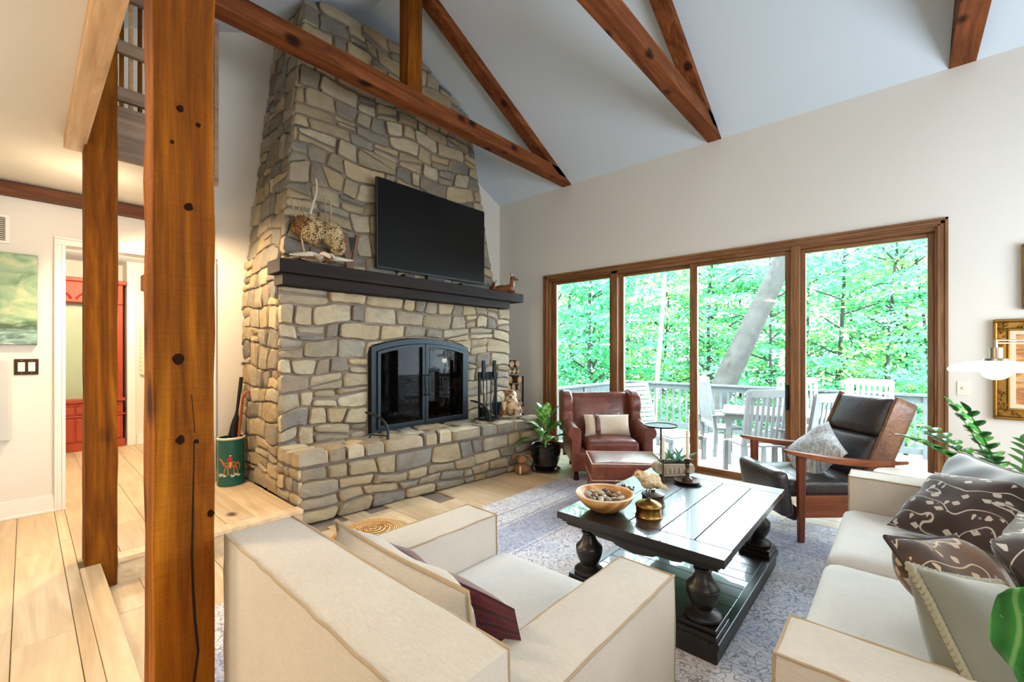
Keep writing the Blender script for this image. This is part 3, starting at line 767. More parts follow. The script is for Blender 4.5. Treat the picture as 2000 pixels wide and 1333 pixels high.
# arched black doors
ds = thing('fireplace_doors', 'arched black steel fireplace doors with dark glass and twisted handles', 'fireplace doors', (2.95, 3.955, .562))
steel = plain('blued_steel', (40,46,50), .42, .7, .5, .1, 60)
def archring(x0, x1, zb, top, wd):
    N = 16; outer = [(x0,zb)]+[(x0+(x1-x0)*k/N, top(x0+(x1-x0)*k/N)) for k in range(N+1)]+[(x1,zb)]
    inner = [(x0+wd,zb+wd)]+[(x0+wd+(x1-x0-2*wd)*k/N, top(x0+wd+(x1-x0-2*wd)*k/N)-wd) for k in range(N+1)]+[(x1-wd,zb+wd)]
    return outer, inner
def ring3(outer, inner, y0, y1):
    n = len(outer); V = [(x,y0,z) for x,z in outer]+[(x,y0,z) for x,z in inner]+[(x,y1,z) for x,z in outer]+[(x,y1,z) for x,z in inner]; F = []
    for i in range(n):
        j = (i+1)%n
        F += [(i,j,n+j,n+i),(2*n+i,3*n+i,3*n+j,2*n+j),(i,2*n+i,2*n+j,j),(n+i,n+j,3*n+j,3*n+i)]
    return MB().add(V, F)
tp = lambda x: .888+.10*max(0,1-(x/.65)**2)
o_, i_ = archring(-.65,.65,.0,tp,.06)
ring3(o_, i_, -.02, .05).build('frame', steel, ds, smooth=0, bevel=.004)
tint = glassmat('smoked_glass', (.34,.36,.36,1), .22)
for s in (-1, 1):
    x0, x1 = (-.588,-.004) if s < 0 else (.004,.588)
    o_, i_ = archring(x0,x1,.055,lambda x: tp(x)-.062,.036)
    dd = ring3(o_, i_, -.035, -.005).build('door', steel, ds, smooth=0, bevel=.003)
    MB().add([(x,-.02,z) for x,z in i_], [tuple(range(len(i_)))]).build('glass', tint, dd, smooth=0)
    MB().tube([(s*.024,-.035,.36),(s*.024,-.06,.37)]+[(s*.024+.012*math.sin(k*.8),-.066,.38+.022*k) for k in range(9)]+[(s*.024,-.06,.575),(s*.024,-.035,.585)], .008, 6).build('handle', M['black_iron'], dd)
# two hooked andiron fronts
for x, lab in ((2.19,'black iron andiron curving up at the left foot of the fireplace doors'),(3.52,'black iron andiron curving up beside the fire tool set')):
    t = thing('andiron', lab, 'andiron', (x, 3.62, .598))
    MB().tube(bez([(.03,-.1,0),(.06,-.1,.12),(.02,-.02,.22),(-.07,.1,.235)],14), [.016]+[.013]*13+[.009], 8).build('shank', M['black_iron'], t)
    MB().ell((-.07,.1,.237),(.014,.014,.010)).build('finial', M['black_iron'], t)
    MB().tube([(.03,-.1,.03),(-.04,.06,.03),(-.05,.08,.0)], .008, 6).build('foot', M['black_iron'], t)
# ================================================================ furniture
FW, RT = Vector((math.cos(YAW), math.sin(YAW), 0)), Vector((math.sin(YAW), -math.cos(YAW), 0))
def wobtube(m, pts, r, rr, a=.002, n=6, step=.05):
    out = []
    for i in range(len(pts)-1):
        p, q = Vector(pts[i]), Vector(pts[i+1]); k = max(1, int((q-p).length/step))
        for j in range(k): out.append(p.lerp(q, j/k)+Vector((rr.uniform(-a,a), rr.uniform(-a,a), rr.uniform(-a,a))))
    out.append(Vector(pts[-1])); return m.tube(out, r, n)
# ---- rug
t = NT('distressed_rug'); t.set(.95, 0, .1, .3)
co = t.coord()
sx = t.new('ShaderNodeSeparateXYZ'); t.ln(co, sx.inputs[0])
v1 = t.new('ShaderNodeTexVoronoi', feature='DISTANCE_TO_EDGE'); v1.inputs['Scale'].default_value = 11
wp = t.new('ShaderNodeVectorMath', operation='ADD'); nz = t.new('ShaderNodeTexNoise'); nz.inputs['Scale'].default_value = 6; t.ln(co, nz.inputs['Vector']); t.ln(co, wp.inputs[0]); t.ln(nz.outputs['Color'], wp.inputs[1]); t.ln(wp.outputs[0], v1.inputs['Vector'])
v2 = t.new('ShaderNodeTexVoronoi'); v2.inputs['Scale'].default_value = 22; t.ln(co, v2.inputs['Vector'])
n1 = t.noise(co, 1.3, 5, .65); n2 = t.noise(co, 30, 4, .7)
base = t.ramp(n1, [(.3,lin((190,166,152))),(.5,lin((212,208,210))),(.7,lin((160,168,190)))])
line = t.ramp(v1.outputs['Distance'], [(.02,(1,1,1,1)),(.09,(0,0,0,1))])
base = t.mix(t.math('MULTIPLY', line, t.ramp(n2, [(.35,(.35,.35,.35,1)),(.55,(.95,.95,.95,1))])), base, lin((62,60,76)))
base = t.mix(t.ramp(v2.outputs['Distance'], [(.12,(.6,.6,.6,1)),(.25,(0,0,0,1))]), base, lin((132,98,86)))
def band(c, a, b):   # 1 inside a<c<b
    return t.math('MULTIPLY', t.math('GREATER_THAN', c, a), t.math('LESS_THAN', c, b))
bl = t.mix(t.ramp(v1.outputs['Distance'], [(.03,(1,1,1,1)),(.12,(0,0,0,1))]), lin((70,80,122)), lin((170,172,190)))
bd = t.math('MAXIMUM', t.math('MAXIMUM', band(sx.outputs[1], 1.22, 1.55), band(sx.outputs[1], -1.55, -1.22)), t.math('MAXIMUM', band(sx.outputs[0], 1.22, 1.55), band(sx.outputs[0], -1.55, -1.22)))
base = t.mix(t.math('MULTIPLY', bd, .75), base, bl)
for a in (1.18, 1.57, 1.74): base = t.mix(t.math('MULTIPLY', t.math('MAXIMUM', band(sx.outputs[1], a, a+.02), band(sx.outputs[0], a, a+.02)), .6), base, lin((96,98,128)))
base = t.mix(t.ramp(n2, [(.45,(0,0,0,1)),(.7,(.55,.55,.55,1))]), base, lin((206,204,206)))
t.col(base); t.bump(n2, .5, .004)
tag(MB().box(-1.9,1.9,-2.0,2.0,0,.009).move((2.33,.80,.001)).build('rug', t.m, smooth=0, bevel=.003), 'large distressed blue and grey patterned rug under the seating', 'rug')
bpy.data.objects['rug'].location = (0,0,0)
# move mesh so that object coordinates are centred on the rug
_r = bpy.data.objects['rug']; _r.data.transform(Matrix.Translation((-2.33,-.80,0))); _r.location = (2.33,.80,0)

# ---- natural linen armchair in the foreground (faces +x)
def linen_block(nm, c, d, par, mt='linen', r=.010, bulge=(0,0,0), seed=0, n=10, wob=.003):
    return MB().rbox(c, d, r, n, bulge, wob=wob, seed=seed).build(nm, M[mt], par, smooth=60)
ac = thing('armchair', 'boxy natural linen armchair seen from behind in the foreground', 'armchair', (.882,1.015,.01))
rr = random.Random(5)
linen_block('back', (-.39,0,.45), (.20,.97,.80), ac, bulge=(-.006,0,.004), seed=1)
for s, nm in ((-1,'arm'),(1,'arm')): linen_block(nm, (.098,s*.388,.37), (.776,.194,.635), ac, bulge=(0,.006,.004), seed=2+s)
linen_block('seat_base', (.09,0,.19), (.74,.58,.28), ac, seed=7)
linen_block('seat_cushion', (.135,0,.432), (.78,.575,.20), ac, 'linen_seat', .035, (.0,.0,.018), 9, wob=.005)
for sx in (-.4,.4):
    for sy in (-.4,.4): MB().lathe([(.02,0),(.026,.06)], 10, (sx,sy,0)).build('foot', M['pewter'], ac)
m = MB()
e = .006
for x in (-.49,-.29):
    k_ = math.copysign(.004, x+.39); wobtube(m, [(x-k_,-.481,.06),(x-k_,-.481,.848),(x-k_,.481,.848),(x-k_,.481,.06)], .0038, rr, .0015)
m.build('back_piping', M['linen_seam'], ac)
for s in (-1,1):
    m = MB(); y0, y1 = s*.481, s*.295
    wobtube(m, [(.482,y0,.06),(.482,y0,.684),(.482,y1,.684),(.482,y1,.06)], .0038, rr, .0015)
    wobtube(m, [(-.29,y0,.685),(.482,y0,.685)], .0038, rr, .0015); wobtube(m, [(-.29,y1,.685),(.482,y1,.685)], .004, rr)
    m.build('arm_piping', M['linen_seam'], ac)
m = MB(); wobtube(m, [(.50,-.27,.50),(.505,.27,.50)], .0045, rr); m.build('seat_piping', M['linen_seam'], ac)
bc = MB().pillow(.62,.50,.20,16,.05,.02,3, rot=RY(-.18)@RZ(PI/2)).build('back_cushion', M['linen'], ac, smooth=70); bc.location = (-.175,.02,.605)
mm = MB().pillow(.62,.50,.20,16,.05,.02,3, rot=RY(-.18)@RZ(PI/2)); pp = MB().tube(mm.loop+[mm.loop[0]], .006, 6).build('piping', M['linen_seam'], bc)
# burgundy woven throw pillow
t = NT('burgundy_kilim'); t.set(.95, 0, .1, .3)
w = t.new('ShaderNodeTexWave', wave_type='BANDS', bands_direction='Z'); w.inputs['Scale'].default_value = 9; w.inputs['Distortion'].default_value = 2.5; t.ln(t.coord(), w.inputs['Vector'])
vo = t.new('ShaderNodeTexVoronoi', distance='MANHATTAN'); vo.inputs['Scale'].default_value = 22; t.ln(t.coord(), vo.inputs['Vector'])
t.col(t.mix(t.ramp(vo.outputs['Distance'], [(.18,(1,1,1,1)),(.24,(0,0,0,1))]), t.ramp(w.outputs['Fac'], [(.3,lin((92,26,36))),(.6,lin((116,36,44))),(.9,lin((66,22,34)))]), lin((60,36,58))))
p = thing('throw_pillow', 'burgundy woven pillow tucked in the linen armchair', 'pillow', (.795,1.00,.775), 0)
MB().pillow(.56,.42,.10,16,.05,.02,8, rot=RY(-.34)@RZ(PI/2)).build('cover', t.m, p, smooth=70)
p.location = (.835,.955,.60)
# woven straw pouf behind the armchair
t = NT('woven_straw'); t.set(.8, 0, .2)
w = t.new('ShaderNodeTexWave', wave_type='RINGS', rings_direction='Z'); w.inputs['Scale'].default_value = 22; w.inputs['Distortion'].default_value = 1.5; t.ln(t.coord(), w.inputs['Vector'])
f = t.noise(t.coord(), 60, 3); t.col(t.ramp(t.math('MULTIPLY', t.math('ADD', w.outputs['Fac'], f), .5), [(.3,lin((150,100,50))),(.55,lin((206,160,98))),(.75,lin((232,202,150)))])); t.bump(w.outputs['Fac'], .8, .01)
pf = thing('pouf', 'round woven straw pouf beside the stone hearth', 'pouf', (1.50,2.55,.012))
MB().lathe([(.0,.0),(.21,.01),(.26,.07),(.265,.14),(.24,.21),(.20,.235),(.0,.242)], 40, cap=False).build('body', t.m, pf)
m = MB()
for k in range(9): m.lathe([(.028*k+.008,.247-.0002*k*k*3),(.028*k+.018,.252-.0002*k*k*3),(.028*k+.027,.246-.0002*k*k*3)], 36, cap=False)
m.build('coil', t.m, pf)
# ---- linen sofa (faces +y)
sf_ = thing('sofa', 'long natural linen sofa piled with pillows along the right', 'sofa', (2.21,-.26,.01))
for s in (-1,1): linen_block('arm', (s*.96,0,.375), (.20,.96,.645), sf_, bulge=(.004*s,.006,.004), seed=12+s)
linen_block('back', (0,-.42,.43), (1.74,.20,.76), sf_, seed=15)
linen_block('base', (0,.02,.20), (1.74,.86,.30), sf_, seed=16)
for k, (x0, x1) in enumerate(((-.86,.05),(.05,.86))):
    linen_block('seat_cushion', ((x0+x1)/2,.10,.43), (x1-x0-.006,.80,.19), sf_, 'linen_seat', .05, (0,.0,.018), 20+k, n=12)
    c = MB().pillow(.84,.46,.24,14,.04,.02,20+k, rot=RX(.15)).build('back_cushion', M['linen'], sf_, smooth=70); c.location = ((x0+x1)/2,-.27,.73)
for s in (-1,1):
    m = MB()
    for x in (s*.96-.096, s*.96+.096):
        wobtube(m, [(x,.478,.06),(x,.478,.694),(x,-.3,.694)], .0042, rr, .0015)
    wobtube(m, [(s*.96-.096,.478,.694),(s*.96+.096,.478,.694)], .0042, rr, .0015)
    m.build('piping', M['linen_seam'], sf_)
for sx in (-.95,.95):
    for sy in (-.4,.4): MB().lathe([(.02,0),(.026,.06)], 10, (sx,sy,0)).build('foot', M['pewter'], sf_)
# pillows on the sofa
vel = plain('grey_velvet', (128,128,116), .7, 0, .3, .15, 200, .2, 0, .5)
vel2 = plain('pale_grey_velvet', (150,158,162), .7, 0, .3, .15, 200, .2, 0, .5)
def ikat(name, a, b, c, sc):
    t = NT(name); t.set(.9, 0, .2, .4)
    co = t.coord(kind='Object')
    vo = t.new('ShaderNodeTexVoronoi', distance='MANHATTAN'); vo.inputs['Scale'].default_value = sc*1.25; vo.inputs['Randomness'].default_value = .8; t.ln(co, vo.inputs['Vector'])
    mg = t.new('ShaderNodeTexWave', wave_type='RINGS'); mg.inputs['Scale'].default_value = sc*.34; mg.inputs['Distortion'].default_value = 12; mg.inputs['Detail'].default_value = 1; t.ln(co, mg.inputs['Vector'])
    n1 = t.noise(co, sc*.35, 2, .5)
    base = t.ramp(n1, [(.35,lin(a)),(.6,lin(b))])
    base = t.mix(t.ramp(mg.outputs['Fac'], [(.95,(0,0,0,1)),(.985,(.85,.85,.85,1))], 'CONSTANT'), base, lin(c))
    base = t.mix(t.ramp(vo.outputs['Distance'], [(.0,(.9,.9,.9,1)),(.38,(0,0,0,1))], 'CONSTANT'), base, lin(c))
    sp = t.new('ShaderNodeTexVoronoi'); sp.inputs['Scale'].default_value = sc*2.3; t.ln(co, sp.inputs['Vector'])
    base = t.mix(t.math('MULTIPLY', t.ramp(sp.outputs['Distance'], [(.0,(.8,.8,.8,1)),(.2,(0,0,0,1))], 'CONSTANT'), t.ramp(n1, [(.5,(0,0,0,1)),(.55,(1,1,1,1))])), base, lin((150,150,166)))
    t.col(base); t.bump(t.noise(co, 140, 3), .4, .002); return t.m
ik1 = ikat('brown_ikat', (58,46,42), (74,58,52), (206,196,182), 15)
ik2 = ikat('rust_brown_ikat', (60,42,32), (104,72,48), (196,172,140), 17)
def sofa_pillow(label, mt, c, w, h, th, rz, lean, roll=0, seed=0, pipe=None, pr_=.007, braid=False):
    o = thing('throw_pillow', label, 'pillow', c, rz); R = RX(lean)@RY(roll)
    m = MB().pillow(w,h,th,24,.07,.028,seed, rot=R); b = m.build('cover', mt, o, smooth=70)
    if pipe: 
        if braid:
            q = MB()
            L = m.loop; n = len(L)
            for s in range(2):
                pts = []
                for i in range(n*3+1):
                    f = i/3; a = L[int(f)%n]; bb = L[(int(f)+1)%n]; p = a.lerp(bb, f-int(f)); an = i*1.05+PI*s
                    pts.append(p+Vector((math.cos(an)*.004, math.sin(an)*.006, math.cos(an)*.004)))
                q.tube(pts, pr_, 5)
            q.build('braid', pipe, b)
        else: MB().tube(m.loop+[m.loop[0]], pr_, 6).build('piping', pipe, b)
    return o
sofa_pillow('pale grey velvet pillow leaning in the far corner of the sofa', vel2, (2.985,-.25,.705), .54, .41, .15, .45, .624, 0, 31, vel, .006)
sofa_pillow('dark brown pillow with cream motifs leaning on the grey velvet one', ik1, (2.79,-.215,.70), .43, .42, .15, .85, .99, .158, 32)
sofa_pillow('rust brown patterned pillow standing upright mid sofa', ik2, (1.815,-.135,.70), .43, .32, .15, -.27, 2.47, -.22, 33, plain('dark_cord',(58,46,42),.9))
sofa_pillow('dark patterned pillow lying behind the rust brown one', ik1, (2.12,-.36,.69), .46, .36, .14, -.25, 2.5, .0, 34)
sofa_pillow('olive grey velvet pillow with braided cord against the near arm', vel, (1.535,-.165,.71), .42, .29, .19, -.31, 2.57, -.33, 35, plain('olive_braid',(150,144,120),.8,sheen=.3), .0065, True)
# ---- leather wing chair and ottoman
lea = leather('oxblood_leather', (134,74,56), (92,46,36), .34)
stud = M['brass']
wc = thing('wing_chair', 'worn reddish brown leather wingback chair by the window', 'armchair', (4.50,2.58,.0), math.atan2(-FW.y,-FW.x)+.02)
MB().rbox((.02,0,.22), (.76,.74,.22), .03, 8, wob=.003).build('seat_frame', lea, wc, smooth=60)
MB().rbox((.11,0,.375), (.66,.565,.14), .05, 12, (0,0,.03), wob=.006, seed=3).build('seat_cushion', lea, wc, smooth=60)
bk = MB().rbox((0,0,0), (.17,.78,.55), .06, 12, (.035,0,.012), wob=.006, seed=6).move((-.33,0,.62), RY(-.16)).build('back', lea, wc, smooth=60)
for s in (-1,1):
    # rolled arm: scroll profile swept along x
    prof = [(.335,.12),(.335,.40),(.33,.50),(.345,.56),(.39,.59),(.44,.585),(.475,.55),(.48,.50),(.455,.465),(.445,.44),(.44,.12)]
    m = MB(); V = []; F = []; N = 10; n = len(prof)
    for k in range(N+1):
        x = -.33+.70*k/N; e = 1 if 0 < k < N else .96
        for y, z in prof: V.append((x, s*(.39+(y-.39)*e), z*(1+.02*(1-k/N))+(.03*(1-k/N) if z > .45 else 0)))
    for k in range(N):
        for j in range(n): F.append((k*n+j, k*n+(j+1)%n, (k+1)*n+(j+1)%n, (k+1)*n+j))
    F += [tuple(range(n)), tuple(range(N*n+n-1, N*n-1, -1))]
    if s < 0: F = [q[::-1] for q in F]
    a = m.add(V, F).build('arm', lea, wc, smooth=50, sub=1)
    sc = MB().lathe([(.0,0),(.060,0),(.072,.012),(.070,.02)], 20).move((.372,s*.408,.522), RY(PI/2)).rbox((.372,s*.392,.30), (.03,.10,.38), .012, 4).build('scroll', lea, a, smooth=50)
    m = MB()
    for k in range(16): m.ell((.392, s*.408+.062*math.cos(k*2*PI/16), .522+.062*math.sin(k*2*PI/16)), (.004,.005,.005), 6, 4)
    for k in range(12): m.ell((.392, s*.432, .14+.027*k), (.004,.005,.005), 6, 4)
    m.build('nailheads', stud, a)
    # wing
    wp_ = [(-.44,.42),(-.46,.88),(-.42,.925),(-.32,.935),(-.20,.92),(-.12,.86),(-.10,.76),(-.12,.68),(-.07,.60),(-.08,.50),(-.2,.44)]
    m = MB().extr(wp_ if s < 0 else wp_[::-1], lambda a,b,h: (a, h, b), s*.345, s*.475)
    m.build('wing', lea, wc, smooth=70, bevel=.042)
    m = MB()
    for k in range(16):
        q = bez([(-.32,s*.47,.925),(-.06,s*.474,.92),(-.14,s*.474,.72),(-.05,s*.474,.56)], 16)[k]; m.ell(q, (.005,.004,.005), 6, 4)
    m.build('wing_nailheads', stud, wc)
    MB().lathe([(.022,0),(.034,.02),(.03,.05),(.02,.07),(.03,.12)], 14, (.34,s*.385,0)).build('front_foot', M['mantel'], wc)
    MB().tube([(-.34,s*.33,.14),(-.40,s*.33,0)], [.026,.018], 8).build('rear_leg', M['mantel'], wc)
ott = thing('ottoman', 'leather ottoman with pale piping in front of the wing chair', 'ottoman', (3.66,1.90,.010), math.atan2(-FW.y,-FW.x)-.06)
MB().rbox((0,0,.165), (.46,.62,.21), .02, 8, wob=.003, seed=2).build('base', lea, ott, smooth=60)
oc = MB().rbox((0,0,.345), (.49,.645,.15), .03, 12, (0,0,.025), wob=.004, seed=4).build('cushion', lea, ott, smooth=60)
m = MB()
for z in (.418,.275): wobtube(m, [(.24,-.315,z),(.24,.315,z),(-.24,.315,z),(-.24,-.315,z),(.24,-.315,z)], .006, rr, .001)
m.build('piping', plain('worn_piping',(196,160,140),.5), oc)
for sx in (-.19,.19):
    for sy in (-.27,.27): MB().lathe([(.02,0),(.03,.03),(.024,.065)], 12, (sx,sy,0)).build('bun_foot', M['mantel'], ott)
lp = thing('lumbar_pillow', 'cream lumbar pillow with a studded leather band on the wing chair', 'pillow', (4.42,2.50,.565), math.atan2(-FW.y,-FW.x)+.02)
R = RY(-.35)@RZ(PI/2)
cov = MB().pillow(.52,.25,.13,18,.05,.012,41,rot=R).build('cover', fabric('cream_woven',(226,212,190),.9), lp, smooth=70)
m = MB(); V = []; F = []
for i in range(9):
    v = -1+2*i/8
    for u in (-.56,-.34):
        y = .065*(1-abs(u)**3)**.55*max(0,1-abs(v)**3)**.55+.004
        V.append(R@Vector((u*.26, -y, v*.125*.99)))
for i in range(8): F.append((2*i,2*i+1,2*i+3,2*i+2))
MB().add(V,F).build('band', leather('band_leather',(120,70,62),(90,50,44)), lp, smooth=60, solid=.004)
m = MB()
for i in range(1,8):
    v = -1+2*i/8
    for u in ((-.52,-.38) if i%2 else (-.45,)):
        y = .065*(1-abs(u)**3)**.55*max(0,1-abs(v)**3)**.55+.007
        m.ell(R@Vector((u*.26,-y,v*.124)), (.005,.005,.005), 6, 4)
m.build('studs', plain('steel_stud',(210,205,196),.25,1), lp)
# ---- walnut and leather recliner (faces left)
wal = wood('walnut', [(96,44,20),(140,72,36),(170,98,54)], 0, .35, 0, 1.4, 0, .1)
walz = wood('walnut_leg', [(86,38,18),(124,60,30),(150,82,44)], 2, .35, 0, 1.4, 0, .1)
blk = leather('black_brown_leather', (62,56,54), (40,36,36), .30); brl = leather('tan_edge_leather', (126,84,54), (88,54,34), .32)
rc = thing('recliner', 'mid century walnut recliner with dark leather by the glass door', 'recliner', (4.235,.487,.005), math.atan2(.73,-.68))
for s in (-1,1):
    m = MB()
    y = s*.295
    m.hexa([(.335,y-.016,0),(.375,y-.016,0),(.375,y+.016,0),(.335,y+.016,0),(.325,y-.02,.64),(.385,y-.02,.655),(.385,y+.02,.655),(.325,y+.02,.64)])
    m.build('front_leg', walz, rc, smooth=0, bevel=.006)
    m = MB().hexa([(-.40,y-.016,0),(-.365,y-.016,0),(-.365,y+.016,0),(-.40,y+.016,0),(-.33,y-.02,.575),(-.27,y-.02,.58),(-.27,y+.02,.58),(-.33,y+.02,.575)])
    m.build('rear_leg', walz, rc, smooth=0, bevel=.006)
    # arm: a flat curved paddle
    V = []; F = []; N = 16
    for k in range(N+1):
        u = k/N; x = .47-.90*u; z = .668-.085*u-.028*math.sin(PI*u); w = .022+.022*math.sin(PI*min(1,u*1.15)); th = .012+.010*math.sin(PI*u)
        yo = s*(.03*math.sin(PI*u))
        for a, b in ((-w,-th),(w,-th),(w,th),(-w,th)): V.append((x,y+yo+a,z+b))
    for k in range(N):
        for j in range(4): F.append((4*k+j,4*k+4+j,4*k+4+(j+1)%4,4*k+(j+1)%4))
    F += [(0,1,2,3),(4*N+3,4*N+2,4*N+1,4*N)]
    MB().add(V,F).build('arm', wal, rc, smooth=50, bevel=.004)
    MB().box(-.36,.34,y-.013,y+.013,.185,.345).build('side_rail', wal, rc, smooth=0, bevel=.004)
MB().rbox((.10,0,.385), (.66,.55,.13), .045, 12, (0,0,.02), wob=.006, seed=5).build('seat', blk, rc, smooth=60)
fl_ = MB().rbox((0,0,0), (.10,.55,.34), .04, 10, (.012,0,0), wob=.008, seed=9).move((.445,0,.34), RY(.18)).build('front_flap', blk, rc, smooth=60)
MB().rbox((0,0,0), (.10,.52,.10), .035, 6, wob=.004).move((.36,0,.19), RY(.5)).build('footrest', blk, rc, smooth=60)
up = Vector((-.40,0,.92)).normalized()
Rb = RY(-math.atan2(.40,.92))
for (c, h, sd) in ((.18,.34,1),(.515,.31,2)):
    p = Vector((-.16,0,.42))+up*c
    b = MB().rbox((0,0,0), (.13,.50,h), .045, 12, (.02,0,.006), wob=.006, seed=sd).move(p, Rb).build('back_cushion', blk, rc, smooth=60)
    MB().rbox((-.075,0,0), (.03,.50,h), .012, 6).move(p, Rb).build('rear_shell', brl, b, smooth=60)
for s in (-1,1): MB().rbox((-.03,s*.268,0), (.17,.036,.665), .014, 8, wob=.003, seed=3).move(Vector((-.16,0,.42))+up*.345, Rb).build('side_panel', brl, rc, smooth=60)
# grey velvet pillow on the recliner
vs = NT('striped_velvet'); vs.set(.6, 0, .3, .6)
w = vs.new('ShaderNodeTexNoise'); w.inputs['Scale'].default_value = 1; w.inputs['Detail'].default_value = 3; vs.ln(vs.coord((70,70,5)), w.inputs['Vector'])
vs.col(vs.ramp(w.outputs['Fac'], [(.35,lin((136,144,150))),(.55,lin((188,194,196))),(.7,lin((222,226,224)))])); vs.bump(w.outputs['Fac'], .4, .004)
p = thing('throw_pillow', 'silvery crushed velvet pillow leaning on the recliner seat', 'pillow', (4.20,.52,.60), math.atan2(.73,-.68))
b = MB().pillow(.43,.43,.15,18,.06,.022,51, rot=RY(-.62)@RZ(PI/2)@RY(.55)).build('cover', vs.m, p, smooth=70)
# ---- coffee table
blkw = wood('ebonised_wood_x', [(22,18,16),(34,29,26),(48,42,38)], 0, .36, 0, .8, 7, .08, .6, .3, coat=.35)
blky = wood('ebonised_wood_y', [(22,18,16),(34,29,26),(48,42,38)], 1, .36, 0, .8, 7, .08, .6, .3, coat=.35)
blkz = plain('ebonised_turning', (34,29,27), .34, 0, .5, .12, 30, .4)
X0, X1, Y0, Y1 = -.65, .65, -.44, .44
ct = thing('coffee_table', 'heavy black planked coffee table with turned urn legs and lower shelf', 'coffee table', (2.645,1.005,.011))
def board(nm, x0, x1, y0, y1, z0, z1, mt): return MB().box(x0,x1,y0,y1,z0,z1).build(nm, mt, ct, smooth=0, bevel=.0025)
board('end_board', X0, X0+.125, Y0, Y1, .455, .494, blky); board('end_board', X1-.125, X1, Y0, Y1, .455, .494, blky)
ys = [Y0, -.27, -.10, .07, .25, Y1]
for a, b in zip(ys[:-1], ys[1:]): board('plank', X0+.1265, X1-.1265, a+.0022, b-.0022, .455, .494, blkw)
def apron(path, nm):
    m = MB()
    for d, z0, z1 in ((.04,.44,.455),(.052,.425,.44),(.075,.385,.425)):
        (xa,ya),(xb,yb) = path
        if xa == xb: m.box(xa-.012 if xa > 0 else xa, xa if xa > 0 else xa+.012, Y0+.03, Y1-.03, z0, z1)
    return m
m = MB()
for d, z0, z1 in ((.022,.438,.455),(.038,.42,.438)):
    m.box(X0+d,X1-d,Y0+d,Y0+d+.03,z0,z1).box(X0+d,X1-d,Y1-d-.03,Y1-d,z0,z1).box(X0+d,X0+d+.03,Y0+d+.03,Y1-d-.03,z0,z1).box(X1-d-.03,X1-d,Y0+d+.03,Y1-d-.03,z0,z1)
m.build('moulding', blkz, ct, smooth=0, bevel=.003)
def scallop(L):   # apron outline with an ogee drop at the middle
    pts = [(-L,.42),(-L,.395),(-L+.20,.395),(-L+.22,.38),(-.16,.38)] if L < .5 else [(-L,.42),(-L,.395),(-L+.24,.395),(-L+.26,.38),(-.24,.38)]
    return pts
for s in (-1,1):
    L = .40; o = [(-L,.42),(-L,.412),(-.25,.412),(-.235,.402),(-.20,.396),(-.12,.396),(-.10,.386),(-.05,.376),(.0,.372),(.05,.376),(.10,.386),(.12,.396),(.20,.396),(.235,.402),(.25,.412),(L,.412),(L,.42)]
    MB().extr(o if s > 0 else o[::-1], lambda a,b,h: (s*(.65-.05)-h*s, a, b), 0, .022).build('apron', blky, ct, smooth=0)
    o = [(p[0]*1.48, p[1]) for p in o]
    MB().extr(o if s < 0 else o[::-1], lambda a,b,h: (a, s*(.44-.05)-h*s, b), 0, .022).build('apron', blkw, ct, smooth=0)
prof = [(.0,.145),(.074,.145),(.082,.153),(.082,.164),(.070,.174),(.048,.182),(.040,.190),(.046,.200),(.058,.218),(.068,.242),(.0735,.268),(.074,.284),(.0715,.287),(.074,.291),(.070,.299),(.056,.312),(.044,.330),(.036,.350),(.032,.362),(.040,.366),(.043,.372),(.040,.378),(.033,.382),(.036,.40),(.042,.42),(.042,.44),(0,.44)]
_old = [(.0,.165),(.072,.165),(.080,.175),(.080,.187),(.066,.198),(.045,.206),(.036,.216),(.040,.224),(.056,.240),(.068,.262),(.074,.290),(.074,.305),(.071,.309),(.067,.315),(.056,.338),(.040,.360),(.032,.373),(.031,.379),(.039,.383),(.041,.388),(.039,.394),(.031,.397),(.034,.412),(.042,.428),(.042,.44),(0,.44)]
for sx in (-.52,.52):
    for sy in (-.31,.31):
        l = MB().lathe(prof, 28, (sx,sy,0), cap=False).build('leg', blkz, ct, smooth=40)
        MB().box(sx-.098,sx+.098,sy-.09,sy+.09,.1005,.125).box(sx-.083,sx+.083,sy-.083,sy+.083,.125,.146).build('plinth', blkz, l, smooth=0, bevel=.004)
n = 11
for k in range(n):
    x = -.595+1.19*k/n; board('shelf_board', x+.001, x+1.19/n-.001, -.37, .37, .082, .0995, blky)
MB().box(-.61,.61,-.40,.40,.0,.081).build('base', blkz, ct, smooth=0, bevel=.006)
MB().box(-.62,.62,-.41,-.37,.072,.1005).box(-.62,.62,.37,.41,.072,.1005).box(-.62,-.596,-.37,.37,.072,.1005).box(.596,.62,-.37,.37,.072,.1005).build('rim', blkz, ct, smooth=0, bevel=.004)
# ---- small round tables
mt_ = thing('side_table', 'slim black martini table with thin round top by the wing chair', 'side table', (4.33,1.83,0))
MB().lathe([(.0,.0),(.12,.0),(.12,.012),(.02,.022),(.0,.022)], 32, cap=False).build('foot', M['black_iron'], mt_)
MB().tube([(0,0,.02),(0,0,.64)], .009, 10).build('stem', M['black_iron'], mt_)
MB().lathe([(0,.64),(.16,.64),(.165,.648),(.165,.655),(.158,.655),(.157,.648),(0,.648)], 40, cap=False).build('top', M['black_iron'], mt_)
wt = thing('side_table', 'small round white table between the sofa arm and recliner', 'side table', (3.80,-.04,0))
wm = plain('white_lacquer', (236,234,228), .3)
MB().lathe([(0,.585),(.17,.585),(.18,.595),(.18,.603),(.172,.61),(0,.61)], 40, cap=False).build('top', wm, wt)
MB().tube([(0,0,.01),(0,0,.59)], .018, 12).build('stem', wm, wt); MB().lathe([(0,0),(.13,0),(.13,.01),(.03,.03),(0,.03)], 32, cap=False).build('foot', wm, wt)
